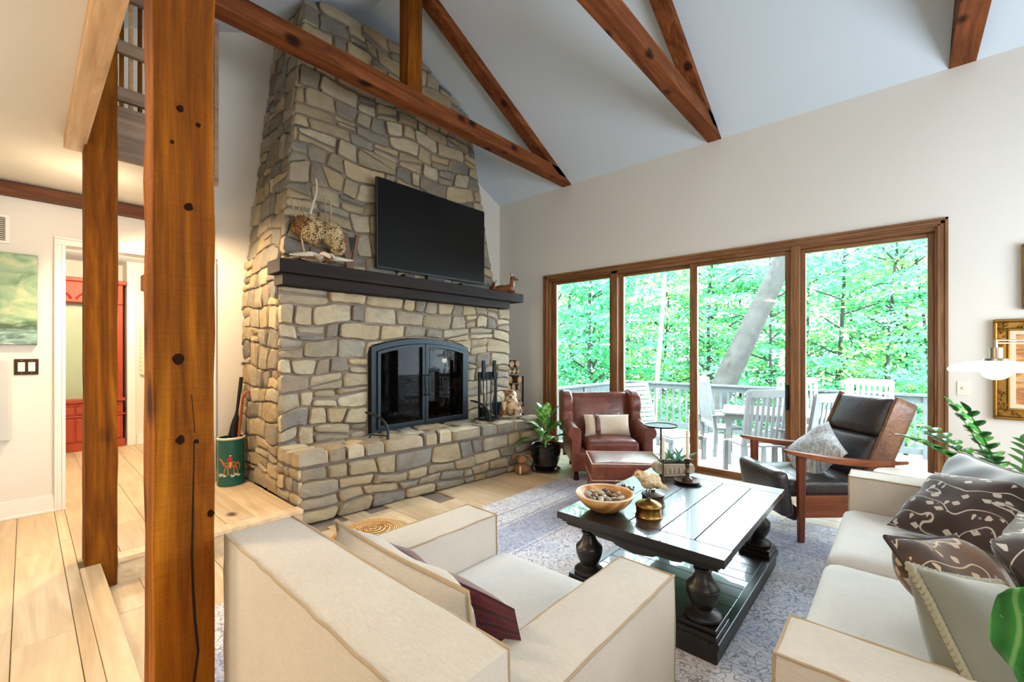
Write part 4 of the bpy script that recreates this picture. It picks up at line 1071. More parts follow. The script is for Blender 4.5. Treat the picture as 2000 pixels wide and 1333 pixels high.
# ---- television on the mantel
tv = thing('television', 'flat black television standing on the mantel', 'television', (3.10,3.93,2.176))
bz = plain('black_plastic', (14,14,15), .35); scm = plain('screen_glass', (8,8,9), .28, 0, .25)
MB().box(-.755,.755,-.02,.02,.068,.99).build('housing', bz, tv, smooth=0, bevel=.006)
MB().box(-.742,.742,-.0225,-.019,.092,.98).build('screen', scm, tv, smooth=0)
MB().box(-.742,.742,-.0235,-.0195,.072,.078).build('trim_strip', plain('tv_trim',(60,60,64),.3,.8), tv, smooth=0)
MB().box(-.12,.12,-.01,.03,.01,.12).build('neck', bz, tv, smooth=0, bevel=.004)
MB().box(-.30,.30,-.11,.06,0,.012).build('stand', bz, tv, smooth=0, bevel=.004)
t = thing('media_box', 'small black media box beside the television foot', 'media box', (2.66,3.835,2.176))
MB().box(-.065,.065,-.045,.045,0,.03).build('case', bz, t, smooth=0, bevel=.008); MB().box(-.06,.06,-.047,-.044,.006,.009).build('light_strip', plain('silver_strip',(150,156,160),.3,.8), t, smooth=0)
t = thing('cable_box', 'flat black cable box lying on the right of the mantel', 'cable box', (3.62,3.855,2.176))
MB().box(-.24,.20,-.06,.06,0,.028).build('case', bz, t, smooth=0, bevel=.004); MB().box(-.22,.18,-.0615,-.058,.010,.018).build('front_window', scm, t, smooth=0)
# ---- floor lamp with opal shade
fl2 = thing('floor_lamp', 'pharmacy floor lamp with lit white opal shade behind the sofa', 'floor lamp', (3.716,-.406,0))
nick = plain('brushed_nickel', (190,180,160), .3, 1)
d = Vector((.67,-.745,0))
pole = d*.36
MB().lathe([(0,0),(.13,0),(.13,.015),(.03,.03),(0,.03)], 32, (pole.x,pole.y,0), cap=False).build('base', nick, fl2)
MB().tube([(pole.x,pole.y,.02),(pole.x,pole.y,1.50)], .011, 12).build('pole', nick, fl2)
m = MB()
for z in (1.452,1.468): m.tube([(0,0,z),(pole.x,pole.y,z)], .0045, 8)
m.build('arm', nick, fl2)
MB().tube([(0,0,1.47),(0,0,1.40)], .008, 8).lathe([(.0,.0),(.028,.0),(.028,.06),(.0,.06)], 20, (0,0,1.365), cap=False).lathe([(0,0),(.055,0),(.05,.014),(0,.014)], 24, (0,0,1.348), cap=False).build('fitting', nick, fl2)
op = NT('opal_glass'); op.set(.25); op.col(lin((250,246,238))); op.b.inputs['Emission Color'].default_value = lin((255,246,228)); op.b.inputs['Emission Strength'].default_value = 1.0
MB().lathe([(.05,1.35),(.12,1.342),(.19,1.318),(.2,1.300),(.197,1.288),(.18,1.292),(.10,1.310),(.05,1.316)], 48).build('shade', op.m, fl2)
MB().ell((0,0,1.285), (.062,.062,.045), 20, 12).build('bulb', emit('bulb_glow', (255,244,222), 3.0), fl2)
lamp('floor_lamp_bulb', 'POINT', (3.716,-.406,1.20), 9, (1,.87,.68), .06)
# ================================================================ small things
def remesh(o, v=.006, sm=3):
    m = o.modifiers.new('r','REMESH'); m.mode = 'VOXEL'; m.voxel_size = v; m.use_smooth_shade = True
    if sm: k = o.modifiers.new('k','SMOOTH'); k.factor = .5; k.iterations = sm
    return o
eye = plain('dark_eye', (12,10,9), .15)
# ---- mantel: dried arrangement, letter, deer
dw = wood('driftwood', [(120,98,74),(168,146,116),(204,188,162)], 0, .85, 0, 1.2, 0, .4)
bone = plain('bleached_driftwood', (206,194,176), .8, 0, .2, .3, 40, .25)
rustl = plain('dried_rust_leaf', (146,98,60), .8, 0, .2, .3, 30, .4)
t = thing('dried_arrangement', 'driftwood piece with dried hydrangeas and sticks on the left of the mantel', 'dried flowers', (1.74,3.90,2.176))
rr = random.Random(77)
m = MB()
for k in range(14):
    a = rr.uniform(0, PI); L = rr.uniform(.16,.32); c = Vector((rr.uniform(-.12,.16), rr.uniform(-.09,-.01), rr.uniform(.02,.075))); d = Vector((math.cos(a), -.25*math.sin(a), rr.uniform(-.1,.2)))*L
    MB().tube(bez([c-d*.6, c+Vector((0,0,.05)), c+Vector((.03,-.02,.0)), c+d*.6],9), [.005,.013,.018,.021,.022,.021,.018,.015,.010,.005], 8).build('driftwood', bone if k%2 else dw, t)
for (x0,z0,x1,z1,r,mt) in ((-.10,.05,-.24,.63,.008,dw),(-.06,.3,.0,.78,.013,bone),(.11,.28,.04,.80,.006,dw),(.13,.3,.12,.62,.014,dw),(-.14,.36,-.17,.55,.006,dw),(-.10,.34,-.13,.5,.005,dw)):
    MB().tube(bez([(x0,0,z0),(x0-.03,.01,z0+(z1-z0)*.4),(x1+.04,.0,z0+(z1-z0)*.7),(x1,.02,z1)],10), [r*(1-.05*k) for k in range(11)], 7).build('stick', mt, t)
hy = plain('dried_hydrangea', (206,182,138), .9, 0, .1, .3, 60, .3)
for (x,y,z,r,q) in ((-.05,-.03,.31,.105,0),(.12,-.04,.30,.095,1),(.17,-.045,.19,.065,2),(-.13,.01,.33,.075,3)):
    m = MB()
    for k in range(260 if r > .08 else 120):
        u = rr.uniform(-1,1); a = rr.uniform(0, 2*PI); s = math.sqrt(1-u*u); n_ = Vector((s*math.cos(a), s*math.sin(a), u)); rad = r*rr.uniform(.82,1.02)
        p = n_*rad; p.z *= 1.22; s1 = n_.orthogonal().normalized(); s2 = n_.cross(s1); w = rr.uniform(.012,.021)
        for j in range(4):
            an = j*PI/2+k; d = s1*math.cos(an)+s2*math.sin(an); e = s1*math.cos(an+.7)+s2*math.sin(an+.7)
            m.add([p, p+d*w+n_*.003, p+(d+e)*w*.75+n_*.006, p+e*w+n_*.003], [(0,1,2,3)])
    o = m.build('flower_head', hy if q != 3 else rustl, t, smooth=0); o.location = (x,y,z)
    MB().ell((0,0,0),(r*.72,r*.72,r*.82),12,8).build('core', plain('flower_core',(126,96,62),.9) if q == 0 else bpy.data.materials['flower_core'], o)
for k in range(10):
    x = rr.uniform(-.18,.10); MB().leaf((x,rr.uniform(-.05,.02),.03), (rr.uniform(-1,1),-.4,.35), (0,0,1), rr.uniform(.08,.15), .045, .35).build('leaf', rustl, t, smooth=60, solid=.002)
t = thing('letter', 'rusty metal letter V standing on the mantel beside the television', 'letter', (2.06,3.93,2.176))
f = lambda a,b,h: (a,h,b)
m = MB()
m.extr([(-.105,.35),(-.025,.35),(.018,.10),(.064,.35),(.108,.35),(.108,.335),(.096,.33),(.034,.0),(-.030,.0),(-.092,.33),(-.105,.335)][::-1], f, -.025, .0)
m.build('body', plain('rusted_brown_metal', (112,78,56), .6, .2, .4, .2, 50, .2), t, smooth=0, bevel=.003)
MB().extr([(-.032,.32),(.052,.32),(.014,.14)][::-1], f, -.012, -.004).build('inset', plain('black_inset',(14,12,11),.7), t, smooth=0)
fur = plain('deer_brown', (128,74,38), .6, 0, .3, .1, 60, .35); crm = plain('deer_cream', (226,206,176), .6)
def deer(name, label, loc, rz, s, head_up):
    t = thing(name, label, 'figurine', loc, rz)
    m = MB().ell((-.07*s,0,.05*s), (.10*s,.048*s,.05*s),14,9).ell((.0,0,.055*s),(.05*s,.042*s,.05*s),12,8)
    if head_up:
        m.tube(bez([(.02*s,0,.06*s),(.05*s,0,.10*s),(.045*s,0,.16*s)],6), [.034*s,.03*s,.027*s,.024*s,.022*s,.021*s,.02*s], 10)
        h = Vector((.055*s,0,.175*s))
    else: m.tube([(.02*s,0,.07*s),(.055*s,0,.10*s)], [.03*s,.024*s], 10); h = Vector((.07*s,0,.115*s))
    m.ell(h,(.030*s,.024*s,.027*s),12,8).tube([h,h+Vector((.05*s,0,-.014*s))], [.024*s,.013*s], 10).ell(h+Vector((.052*s,0,-.015*s)),(.014*s,.012*s,.011*s),10,6)
    for q in (-1,1):
        m.tube([(.02*s,q*.03*s,.03*s),(.085*s,q*.03*s,.018*s),(.04*s,q*.032*s,.012*s)], [.017*s,.013*s,.010*s], 8)
        m.ell((-.11*s,q*.035*s,.035*s),(.05*s,.022*s,.035*s),10,7).tube([(-.10*s,q*.05*s,.016*s),(-.03*s,q*.052*s,.012*s)], [.015*s,.01*s], 8)
    m.tube([(-.165*s,0,.07*s),(-.185*s,0,.05*s)], [.012*s,.006*s], 8)
    remesh(m.build('body', fur, t), .0045*s if s > .7 else .0035)
    for q in (-1,1):
        e = MB(); b = h+Vector((-.012*s,q*.018*s,.02*s)); d = Vector((-.15,q*.62,.78)).normalized()
        pts = [b+d*.052*s*k/5 for k in range(6)]
        e.tube(pts, [.006*s,.012*s,.015*s,.014*s,.009*s,.002*s], 8, flat=.5); ear = e.build('ear', fur, t)
        e = MB(); e.tube([p+Vector((.006*s,0,0)) for p in pts[1:5]], [.006*s,.009*s,.008*s,.003*s], 8, flat=.4); e.build('inner_ear', crm, ear)
        MB().ell(h+Vector((.018*s,q*.021*s,.006*s)),(.005*s,.004*s,.005*s),8,6).build('eye', eye, t)
    MB().ell(h+Vector((.064*s,0,-.014*s)),(.005*s,.006*s,.005*s),8,6).build('nose', eye, t)
    if head_up: MB().ell((.068*s,0,.105*s),(.008*s,.016*s,.035*s),10,8).build('throat_patch', crm, t)
deer('deer_figurine', 'brown deer figurine lying with head raised at the right end of the mantel', (4.28,3.90,2.177), math.atan2(-.9,.15)+.5, 1.15, True)
deer('fawn_figurine', 'small fawn figurine curled beside the deer on the mantel', (4.03,3.93,2.177), PI+.9, .85, False)
# ---- umbrella stand
us = thing('umbrella_stand', 'green ceramic umbrella stand painted with a red coated horse rider', 'umbrella stand', (1.29,4.70,ST+.002))
grn = plain('teal_green_glaze', (14,92,82), .22, 0, .5, 0, 8, .15); rim = plain('cream_rim', (214,202,176), .35)
MB().lathe([(.0,0),(.108,0),(.112,.012),(.109,.03),(.109,.42),(.112,.435),(.098,.44),(.096,.06),(0,.05)], 48, cap=False).build('body', grn, us, smooth=50)
MB().lathe([(.1125,.425),(.1155,.436),(.108,.446),(.099,.442),(.1,.425)], 48, cap=False).build('rim', rim, us)
a0 = math.atan2(-4.70, -1.29)-.05
def decal(poly, mt, nm, r=.1105):
    n = len(poly); V = []; 
    for k, (x, z) in enumerate(poly): V.append((r*math.cos(a0+x/.11), r*math.sin(a0+x/.11), z))
    cx = sum(p[0] for p in poly)/n; cz = sum(p[1] for p in poly)/n
    V.append((r*1.012*math.cos(a0+cx/.11), r*1.012*math.sin(a0+cx/.11), cz))
    MB().add(V, [(i,(i+1)%n,n) for i in range(n)]).build(nm, mt, us, smooth=0)
hb = plain('painted_chestnut', (190,110,44), .4, 0, .5, 0, 30, .25); rd = plain('painted_red', (176,30,24), .4); wht = plain('painted_white', (222,214,198), .4); tanp = plain('painted_tan',(214,170,110),.4)
def E_(cx, cz, rx, rz, n=14, rot=0): return [(cx+rx*math.cos(2*PI*k/n)*math.cos(rot)-rz*math.sin(2*PI*k/n)*math.sin(rot), cz+rx*math.cos(2*PI*k/n)*math.sin(rot)+rz*math.sin(2*PI*k/n)*math.cos(rot)) for k in range(n)]
decal(E_(.0,.205,.052,.026), hb, 'painted_horse'); decal([(-.04,.215),(-.085,.262),(-.10,.258),(-.098,.246),(-.082,.24),(-.055,.19),(-.035,.195)], hb, 'painted_horse')
for x, dx in ((-.035,-.02),(-.022,.005),(.03,.0),(.044,.022)): decal([(x-.007,.19),(x+.007,.19),(x+dx*.6+.006,.145),(x+dx+.006,.105),(x+dx-.006,.105),(x+dx*.6-.004,.145)], hb, 'painted_leg')
decal([(.048,.215),(.07,.225),(.085,.19),(.08,.15),(.07,.15),(.07,.19)], hb, 'painted_tail')
decal([(-.012,.222),(.012,.222),(.016,.262),(.004,.275),(-.010,.27),(-.028,.246),(-.026,.238),(-.012,.246)], rd, 'painted_coat', .1118); decal(E_(.001,.285,.009,.010), tanp, 'painted_face', .1118); decal(E_(.001,.297,.012,.006), eye, 'painted_hat', .1122); decal([(-.004,.225),(.010,.225),(.006,.17),(-.006,.17)], tanp, 'painted_breeches', .1122)
for x, z in ((-.07,.11),(-.045,.10),(.02,.095),(.05,.105),(.072,.095),(-.088,.10)): decal(E_(x,z,.016,.009,10,.3), wht, 'painted_hound'); decal(E_(x-.014,z+.010,.007,.006,8), wht, 'painted_hound')
ublk = plain('umbrella_black', (16,16,17), .6, 0, .4, .2, 40)
t = thing('umbrella', 'folded black umbrella leaning in the green stand', 'umbrella', (1.27,4.70,ST+.062))
d = Vector((.10,.03,.80))
m = MB(); V = []; F = []
for k in range(15):
    u = k/14; p = d*(.05+.72*u); r = .012+.030*math.sin(PI*min(1,u*1.05))**.8
    for j in range(16):
        a = 2*PI*j/16+u*.8; q = r*(1+.28*math.cos(8*a*.5+u*3)); V.append(p+Vector((math.cos(a)*q, math.sin(a)*q, 0)))
for k in range(14):
    for j in range(16): F.append((k*16+j,k*16+(j+1)%16,(k+1)*16+(j+1)%16,(k+1)*16+j))
m.add(V,F).build('canopy', ublk, t, smooth=70)
MB().tube([d*.0,d*.06], .005, 8).build('ferrule', M['black_iron'], t); MB().tube([d*.76,d*.98,d*1.17], [.012,.015,.017], 10).build('handle', ublk, t); MB().cbox(d*.45+Vector((-.04,-.01,0)),(.05,.012,.07),RY(.5)).build('strap', ublk, t, bevel=.004)
t = thing('walking_cane', 'orange brown wooden walking cane with a crook handle in the green stand', 'cane', (1.315,4.68,ST+.062))
pts = [(0,0,0),(.035,.0,.40),(.065,.0,.72)]+[(.115-.05*math.cos(a),-.01,.74+.06*math.sin(a)) for a in [k*PI/8 for k in range(0,9)]]+[(.165,-.012,.70)]
MB().tube(pts, .0125, 10).build('shaft', plain('varnished_cane', (168,84,30), .4, 0, .5, .1, 30, .25), t); MB().tube([(0,0,0),(.002,0,.03)], .0135, 10).build('tip', M['black_iron'], t)
# ---- hearth: fire tools, bucket, bulldog
HT = .592
t = thing('fire_tool_set', 'black iron fireplace tool set hanging on its stand by the fire doors', 'fire tools', (3.66,3.66,HT+.008), -.25)
bi = M['black_iron']
MB().box(-.12,.12,-.07,.07,0,.016).build('base', bi, t, smooth=0, bevel=.003)
for s in (-1,1): MB().box(s*.115-.011,s*.115+.011,-.011,.011,.016,.56).build('upright', bi, t, smooth=0, bevel=.002)
MB().box(-.128,.128,-.016,.016,.47,.565).build('hanger_plate', bi, t, smooth=0, bevel=.003)
for k, x in enumerate((-.075,-.03,.025,.075)):
    tl = MB().tube([(x,-.03,.10),(x,-.03,.55)], .006, 8).build('tool', bi, t)
    if k in (0, 3): MB().box(x-.019,x+.019,-.045,-.015,.50,.70).build('grip', bi, tl, smooth=0, bevel=.004)
    if k == 0: MB().box(x-.04,x+.04,-.05,-.01,.04,.15).build('brush', plain('bristle',(22,20,18),.95,0,.1,.8,200), tl, smooth=0, bevel=.008)
    if k == 1: MB().rbox((x+.02,-.035,.06),(.085,.02,.12),.01,4).build('shovel_pan', bi, tl)
    if k == 2: MB().tube(bez([(x,-.03,.12),(x+.02,-.03,.06),(x+.04,-.03,.10)],6), .006, 8).build('poker_hook', bi, tl)
    if k == 3: MB().tube(bez([(x,-.03,.3),(x-.05,-.03,.15),(x,-.03,.05)],8), .005, 8).build('tong', bi, tl)
t = thing('bucket', 'small blue enamel bucket behind the bulldog figurine', 'bucket', (4.02,3.84,HT+.008))
MB().lathe([(0,0),(.062,0),(.08,.15),(.084,.155),(.078,.155),(.06,.008),(0,.008)], 28, cap=False).build('body', plain('blue_enamel',(28,62,88),.3), t)
MB().tube([(.08*math.cos(a),0,.15+.09*math.sin(a)) for a in [k*PI/12 for k in range(13)]], .003, 6).build('bail', bi, t)
t = thing('bulldog_figurine', 'seated ceramic bulldog figurine at the right end of the hearth', 'figurine', (4.00,3.60,HT+.008), math.atan2(-3.6,-4.0))
dogm = NT('bulldog_glaze'); dogm.set(.4)
n1 = dogm.noise(dogm.coord(), 9, 3, .5, .6)
dogm.col(dogm.ramp(n1, [(.40,lin((216,196,168))),(.50,lin((198,164,120))),(.60,lin((120,74,42)))]))
m = MB().ell((-.03,0,.10),(.085,.085,.10)).ell((.02,0,.15),(.07,.08,.085)).ell((.045,0,.235),(.062,.068,.060)).ell((.085,0,.215),(.038,.046,.034)).ell((.09,.028,.200),(.030,.026,.028)).ell((.09,-.028,.200),(.030,.026,.028)).ell((.082,0,.182),(.026,.034,.018))
for s in (-1,1): m.tube([(.045,s*.062,.16),(.07,s*.068,.07),(.072,s*.068,.02)], [.036,.028,.026], 10).ell((.085,s*.068,.018),(.034,.026,.018)).ell((-.02,s*.085,.06),(.065,.036,.058)).ell((.03,s*.098,.018),(.04,.022,.018))
remesh(m.build('body', dogm.m, t), .007, 3)
for s in (-1,1):
    MB().ell((.030,s*.062,.272),(.018,.020,.009),10,7,RX(-s*.9)).build('ear', plain('bulldog_ear',(120,82,56),.5), t); MB().ell((.098,s*.026,.245),(.008,.009,.009),10,7).build('eye', eye, t)
MB().ell((.122,0,.222),(.010,.016,.010),10,7).build('nose', eye, t)
m = MB()
for s in (-1,1): m.tube(bez([(.121,0,.208),(.122,s*.02,.196),(.105,s*.045,.185)],6), .003, 6)
m.build('mouth', eye, t)
t.scale = (1.16,1.16,1.16)
# ---- firewood in a rack between chimney and wall
t = thing('log_rack', 'black iron log rack in the niche beside the chimney', 'log rack', (4.67,4.30,.0))
for x in (-.20,.20):
    for y in (-.16,.16): MB().box(x-.01,x+.01,y-.01,y+.01,0,1.05).build('upright', bi, t, smooth=0, bevel=.002)
MB().box(-.21,.21,-.17,-.15,.04,.06).box(-.21,.21,.15,.17,.04,.06).box(-.21,-.19,-.17,.17,.04,.06).box(.19,.21,-.17,.17,.04,.06).build('base_frame', bi, t, smooth=0, bevel=.002)
bark = plain('bark', (92,72,56), .95, 0, .1, 1.0, 25, .4); cut_ = NT('log_end'); cut_.set(.85)
w = cut_.new('ShaderNodeTexWave', wave_type='RINGS', rings_direction='Y'); w.inputs['Scale'].default_value = 14; w.inputs['Distortion'].default_value = 1.2; cut_.ln(cut_.coord(), w.inputs['Vector'])
cut_.col(cut_.ramp(w.outputs['Fac'], [(.2,lin((112,82,56))),(.7,lin((164,128,92)))]))
rr = random.Random(21); z = .062
while z < 1.22:
    r0 = rr.uniform(.048,.078); x = -.18+r0
    while x < .175-r0*.5:
        r = r0*rr.uniform(.7,1.0); L = rr.uniform(.36,.44)
        lg = thing('firewood_log', 'split round firewood log stacked in the black rack', 'log', (4.67+x,4.29+rr.uniform(-.03,.03),z+r), rr.uniform(-.05,.05), 'firewood in the log rack')
        V = []; n = 12; ph = rr.uniform(0,6)
        ol = [(r*(1+.14*math.sin(2*PI*k/n*2+ph)+.05*math.sin(2*PI*k/n*5+ph))*math.cos(2*PI*k/n), r*(1+.14*math.sin(2*PI*k/n*2+ph)+.05*math.sin(2*PI*k/n*5+ph))*math.sin(2*PI*k/n)*.98) for k in range(n)]
        MB().extr(ol, lambda a,b,h: (a,h,b), -L/2, L/2).build('bark', bark, lg, smooth=50)
        MB().extr([(a*.93,b*.93) for a,b in ol], lambda a,b,h: (a,h,b), -L/2-.003, L/2+.003).build('cut_end', cut_.m, lg, smooth=0)
        x += 2*r0
    z += 2*r0*.97
# ---- stone rabbit, potted plant on the floor
t = thing('rabbit_figurine', 'brown stone rabbit figurine on the floor by the black plant pot', 'figurine', (3.80,3.235,.001), math.atan2(-3.2,-3.8)-.3)
stn = plain('brown_river_stone', (150,108,72), .6, 0, .3, .2, 40, .35)
remesh(MB().ell((0,0,.062),(.085,.095,.062)).ell((.015,0,.165),(.055,.062,.052)).ell((.065,0,.155),(.022,.03,.022)).build('body', stn, t), .006, 2)
for s in (-1,1): 
    MB().tube(bez([(0,s*.03,.205),(-.01,s*.08,.235),(.0,s*.12,.17),(.01,s*.115,.14)],8), [.014,.02,.024,.026,.026,.024,.02,.014,.006], 8, flat=.5).build('ear', stn, t); MB().ell((.055,s*.03,.178),(.006,.006,.006),8,6).build('eye', eye, t)
MB().box(.078,.09,-.01,.01,.02,.11).build('chest_seam', plain('pale_seam',(214,196,168),.7), t, bevel=.004)
pp = thing('potted_plant', 'leafy dieffenbachia in a glossy black pot on the floor by the hearth', 'potted plant', (4.11,3.14,.002))
gb = plain('black_glaze', (14,16,20), .14, 0, .6, 0, 1, 0, .5)
MB().lathe([(0,.02),(.118,.02),(.14,.06),(.165,.14),(.175,.22),(.177,.285),(.183,.298),(.176,.303),(.166,.296),(.163,.26),(0,.258)], 48, cap=False).build('pot', gb, pp, smooth=60)
MB().lathe([(0,0),(.15,0),(.175,.014),(.178,.024),(.17,.024),(.15,.014),(0,.014)], 48, cap=False).build('saucer', gb, pp, smooth=60)
MB().lathe([(.0,.268),(.1,.27),(.165,.262)], 24, cap=False).build('soil', M['soil'], pp)
vlf = NT('variegated_leaf'); vlf.set(.35); n1 = vlf.noise(vlf.coord(), 26, 3, .6); vlf.col(vlf.ramp(n1, [(.38,lin((62,132,44))),(.52,lin((126,182,78))),(.66,lin((206,222,150)))]))
lfd = plain('dieffenbachia_leaf', (66,124,52), .32, 0, .5, 0, 1, 0); 
rr = random.Random(9)
for k in range(13):
    a = k*2.4+.3; el = .45+.07*k; L = .42-.010*k
    b = Vector((0,0,.28+.020*k)); d = Vector((math.cos(a)*math.cos(el), math.sin(a)*math.cos(el), math.sin(el)))
    q = b+d*.10
    st_ = MB().tube([b,b+d*.05+Vector((0,0,.012)),q], [.007,.006,.004], 7).build('stem', vlf.m, pp)
    MB().leaf(q, d, (0,0,1), L, .125, .62 if k < 9 else .3, 9, .10).build('leaf', vlf.m if k%3 == 0 else M['leaf'] if k%3 == 1 else lfd, pp, smooth=80, solid=.0015)
MB().tube([(0,0,.26),(.006,0,.36),(0,.004,.46)], [.014,.011,.008], 8).build('stalk', vlf.m, pp)
# ---- on the coffee table
TZ = .5055
b = thing('wooden_bowl', 'turned wooden bowl filled with pebbles on the coffee table corner', 'bowl', (2.185,1.25,TZ))
tb = NT('turned_bowl'); tb.set(.4, 0, .4); w = tb.new('ShaderNodeTexWave', wave_type='BANDS', bands_direction='X'); w.inputs['Scale'].default_value = 5; w.inputs['Distortion'].default_value = 5; w.inputs['Detail'].default_value = 3; tb.ln(tb.coord(), w.inputs['Vector'])
tb.col(tb.ramp(w.outputs['Fac'], [(.2,lin((186,126,68))),(.6,lin((206,148,88))),(.9,lin((222,170,112)))]))
MB().lathe([(0,0),(.06,0),(.075,.006),(.115,.032),(.148,.066),(.163,.094),(.160,.099),(.152,.097),(.138,.072),(.105,.042),(.065,.022),(0,.018)], 56, cap=False).build('body', tb.m, b, smooth=80)
MB().lathe([(.151,.0965),(.163,.095),(.1635,.099),(.158,.103),(.152,.101),(.151,.0965)], 56, cap=False).build('rim', plain('pale_rim',(226,206,180),.4), b)
rr = random.Random(31); cols = [((186,172,154),'pale grey'),((150,112,82),'tan brown'),((104,84,72),'dark brown'),((206,194,176),'cream'),((132,124,120),'slate grey')]
pm = [plain('pebble_%d' % k, c[0], .45, 0, .4, .15, 90, .35) for k, c in enumerate(cols)]
pts = []
lay = [(.0,7,.045,.036),(.078,0,0,0)]
for ring, n, z in ((0,1,.040),(.040,6,.044),(.076,11,.062),(.020,3,.066),(.055,8,.076),(.095,13,.080)):
    for k in range(n): pts.append((ring*math.cos(k*2*PI/n+ring*31), ring*math.sin(k*2*PI/n+ring*31), z+rr.uniform(-.003,.004)))
for k, (x, y, z) in enumerate(pts):
    o = thing('pebble', cols[k%5][1]+' pebble among the stones in the wooden bowl', 'pebble', (2.185+x,1.25+y,TZ+z), rr.uniform(0,6), cols[k%5][1]+' pebbles in the bowl')
    MB().ell((0,0,0),(rr.uniform(.016,.024),rr.uniform(.012,.017),rr.uniform(.009,.013)),12,8,RX(rr.uniform(-.5,.5)),.25,k).build('stone', pm[k%5], o)
def tin(label, loc, r, h, dome, mt=None):
    t = thing('brass_tin', label, 'tin', loc); mt = mt or M['brass']
    MB().lathe([(0,0),(r*1.06,0),(r*1.08,.006),(r,.012),(r,h-.006),(r*1.04,h)], 44, cap=False).build('body', mt, t, smooth=50)
    MB().lathe([(r*1.04,h),(r*1.08,h+.004),(r*1.06,h+.010),(r*.8,h+.010+dome*.5),(r*.35,h+.010+dome*.9),(.012,h+.012+dome),(.012,h+.02+dome),(0,h+.02+dome)], 44, cap=False).build('lid', mt, t, smooth=50)
tin('round brass lidded tin under the chick figurine on the coffee table', (2.262,1.025,TZ), .066, .055, .026)
tin('second round tin behind the brass one with the chick', (2.455,1.085,TZ), .062, .055, .014, M['pewter'])
# chick
t = thing('chick_figurine', 'straw chick figurine with wire legs standing on the brass tin', 'figurine', (2.262,1.025,TZ+.1025), math.atan2(.66,-.75))
strw = NT('straw_feather'); strw.set(.9, 0, .1, .3); n1 = strw.noise(strw.coord(), 45, 4, .7); strw.col(strw.ramp(n1, [(.3,lin((164,130,84))),(.5,lin((216,190,146))),(.7,lin((238,222,190)))])); strw.bump(n1, 1, .01)
bd = MB().ell((-.012,0,.088),(.058,.040,.040),18,12,RY(.30)).ell((.030,0,.112),(.034,.030,.032)).ell((.058,0,.128),(.024,.021,.022)).tube([(-.05,0,.07),(-.078,0,.058)], [.030,.012], 10)
remesh(bd.build('body', strw.m, t), .0042, 2)
for s in (-1,1):
    w_ = MB(); 
    for k in range(7): w_.leaf((.015-.012*k,s*.038,.10-.004*k), (-.8,s*.12,-.45), (0,s,.2), .045, .022, .1)
    w_.build('wing', strw.m, t, smooth=60, solid=.003); MB().ell((.070,s*.017,.133),(.0035,.003,.0035),8,6).build('eye', eye, t)
    lg = MB().tube([(.0,s*.016,.055),(.006,s*.017,.028),(-.004,s*.018,.003)], .0024, 6).build('leg', bi, t)
    m = MB()
    for q in (-.5,0,.5): m.tube([(-.004,s*.018,.003),(.022*math.cos(q)-.004,s*.018+.022*math.sin(q),.0025)], .002, 6)
    m.tube([(-.004,s*.018,.003),(-.018,s*.018,.0025)], .002, 6).build('toes', bi, lg)
MB().tube([(.078,0,.126),(.094,0,.120)], [.006,.001], 8).build('beak', plain('beak',(196,130,70),.5), t)
m = MB()
for k in range(4): m.ell((.066-.010*k,0,.150-.003*k),(.006,.003,.009),8,6)
m.build('comb', plain('comb_red',(176,84,58),.7), t); MB().ell((-.055,-.026,.064),(.010,.004,.012),8,6).build('dark_patch', eye, t)
# dried garland
t = thing('dried_garland', 'bunch of dried red brown seed pods behind the wooden bowl', 'dried flowers', (2.50,1.315,TZ))
rr = random.Random(8); m = MB(); m2 = MB()
for k in range(150):
    u = rr.uniform(-1,1); p = Vector((u*.10, rr.uniform(-.04,.04), .008+abs(rr.gauss(0,.020))*(1-.5*u*u))); (m if k%3 else m2).ell(p, (rr.uniform(.004,.010),rr.uniform(.004,.008),rr.uniform(.003,.007)),6,4, RZ(rr.uniform(0,3)))
m.build('seed_pods', plain('red_brown_pod',(122,62,48),.7,var=.4), t, kind='stuff'); m2.build('husks', plain('cream_husk',(206,178,150),.8), t, kind='stuff')
MB().tube([(-.11,0,.008),(0,.01,.014),(.11,-.005,.008)], .004, 6).build('stem', dw, t)
# candle holders
wax = plain('ivory_wax', (236,226,204), .4, 0, .4)
t = thing('candle_holder', 'pewter candlestick on a wide dish holding a white candle', 'candle holder', (3.02,1.09,TZ))
MB().lathe([(0,.0),(.05,0),(.085,.012),(.092,.02),(.088,.023),(.05,.010),(0,.010)], 44, cap=False).build('dish', M['pewter'], t)
MB().lathe([(0,.01),(.034,.01),(.032,.03),(.014,.045),(.012,.06),(.020,.07),(.014,.08),(.012,.11),(.019,.12),(.014,.128),(.020,.14),(.022,.165),(0,.165)], 28, cap=False).build('stem', M['pewter'], t)
MB().lathe([(.0,.16),(.011,.16),(.0105,.355),(.004,.36),(0,.36)], 20, cap=False).build('candle', wax, t)
t = thing('candle_stick', 'slender iron candlestick with a cream candle beside the stone planter', 'candle holder', (2.985,1.245,TZ))
MB().lathe([(0,0),(.036,0),(.034,.006),(.008,.012),(.0055,.03),(.0055,.13),(.016,.136),(.016,.142),(0,.142)], 24, cap=False).build('stem', plain('rusty_iron',(86,66,52),.6,.6), t)
MB().lathe([(0,.142),(.0115,.142),(.0105,.295),(.003,.302),(0,.302)], 20, cap=False).build('candle', wax, t)
t = thing('planter', 'weathered stone trough planter with grassy green sprigs on the coffee table', 'planter', (3.135,1.235,TZ), math.atan2(-.745,.667))
wst = plain('weathered_stone', (196,182,160), .9, 0, .1, .5, 50, .35)
m = MB().hexa([(-.085,-.05,0),(.085,-.05,0),(.085,.05,0),(-.085,.05,0),(-.10,-.06,.095),(.10,-.06,.095),(.10,.06,.095),(-.10,.06,.095)])
tr = m.build('trough', wst, t, smooth=0, bevel=.008)
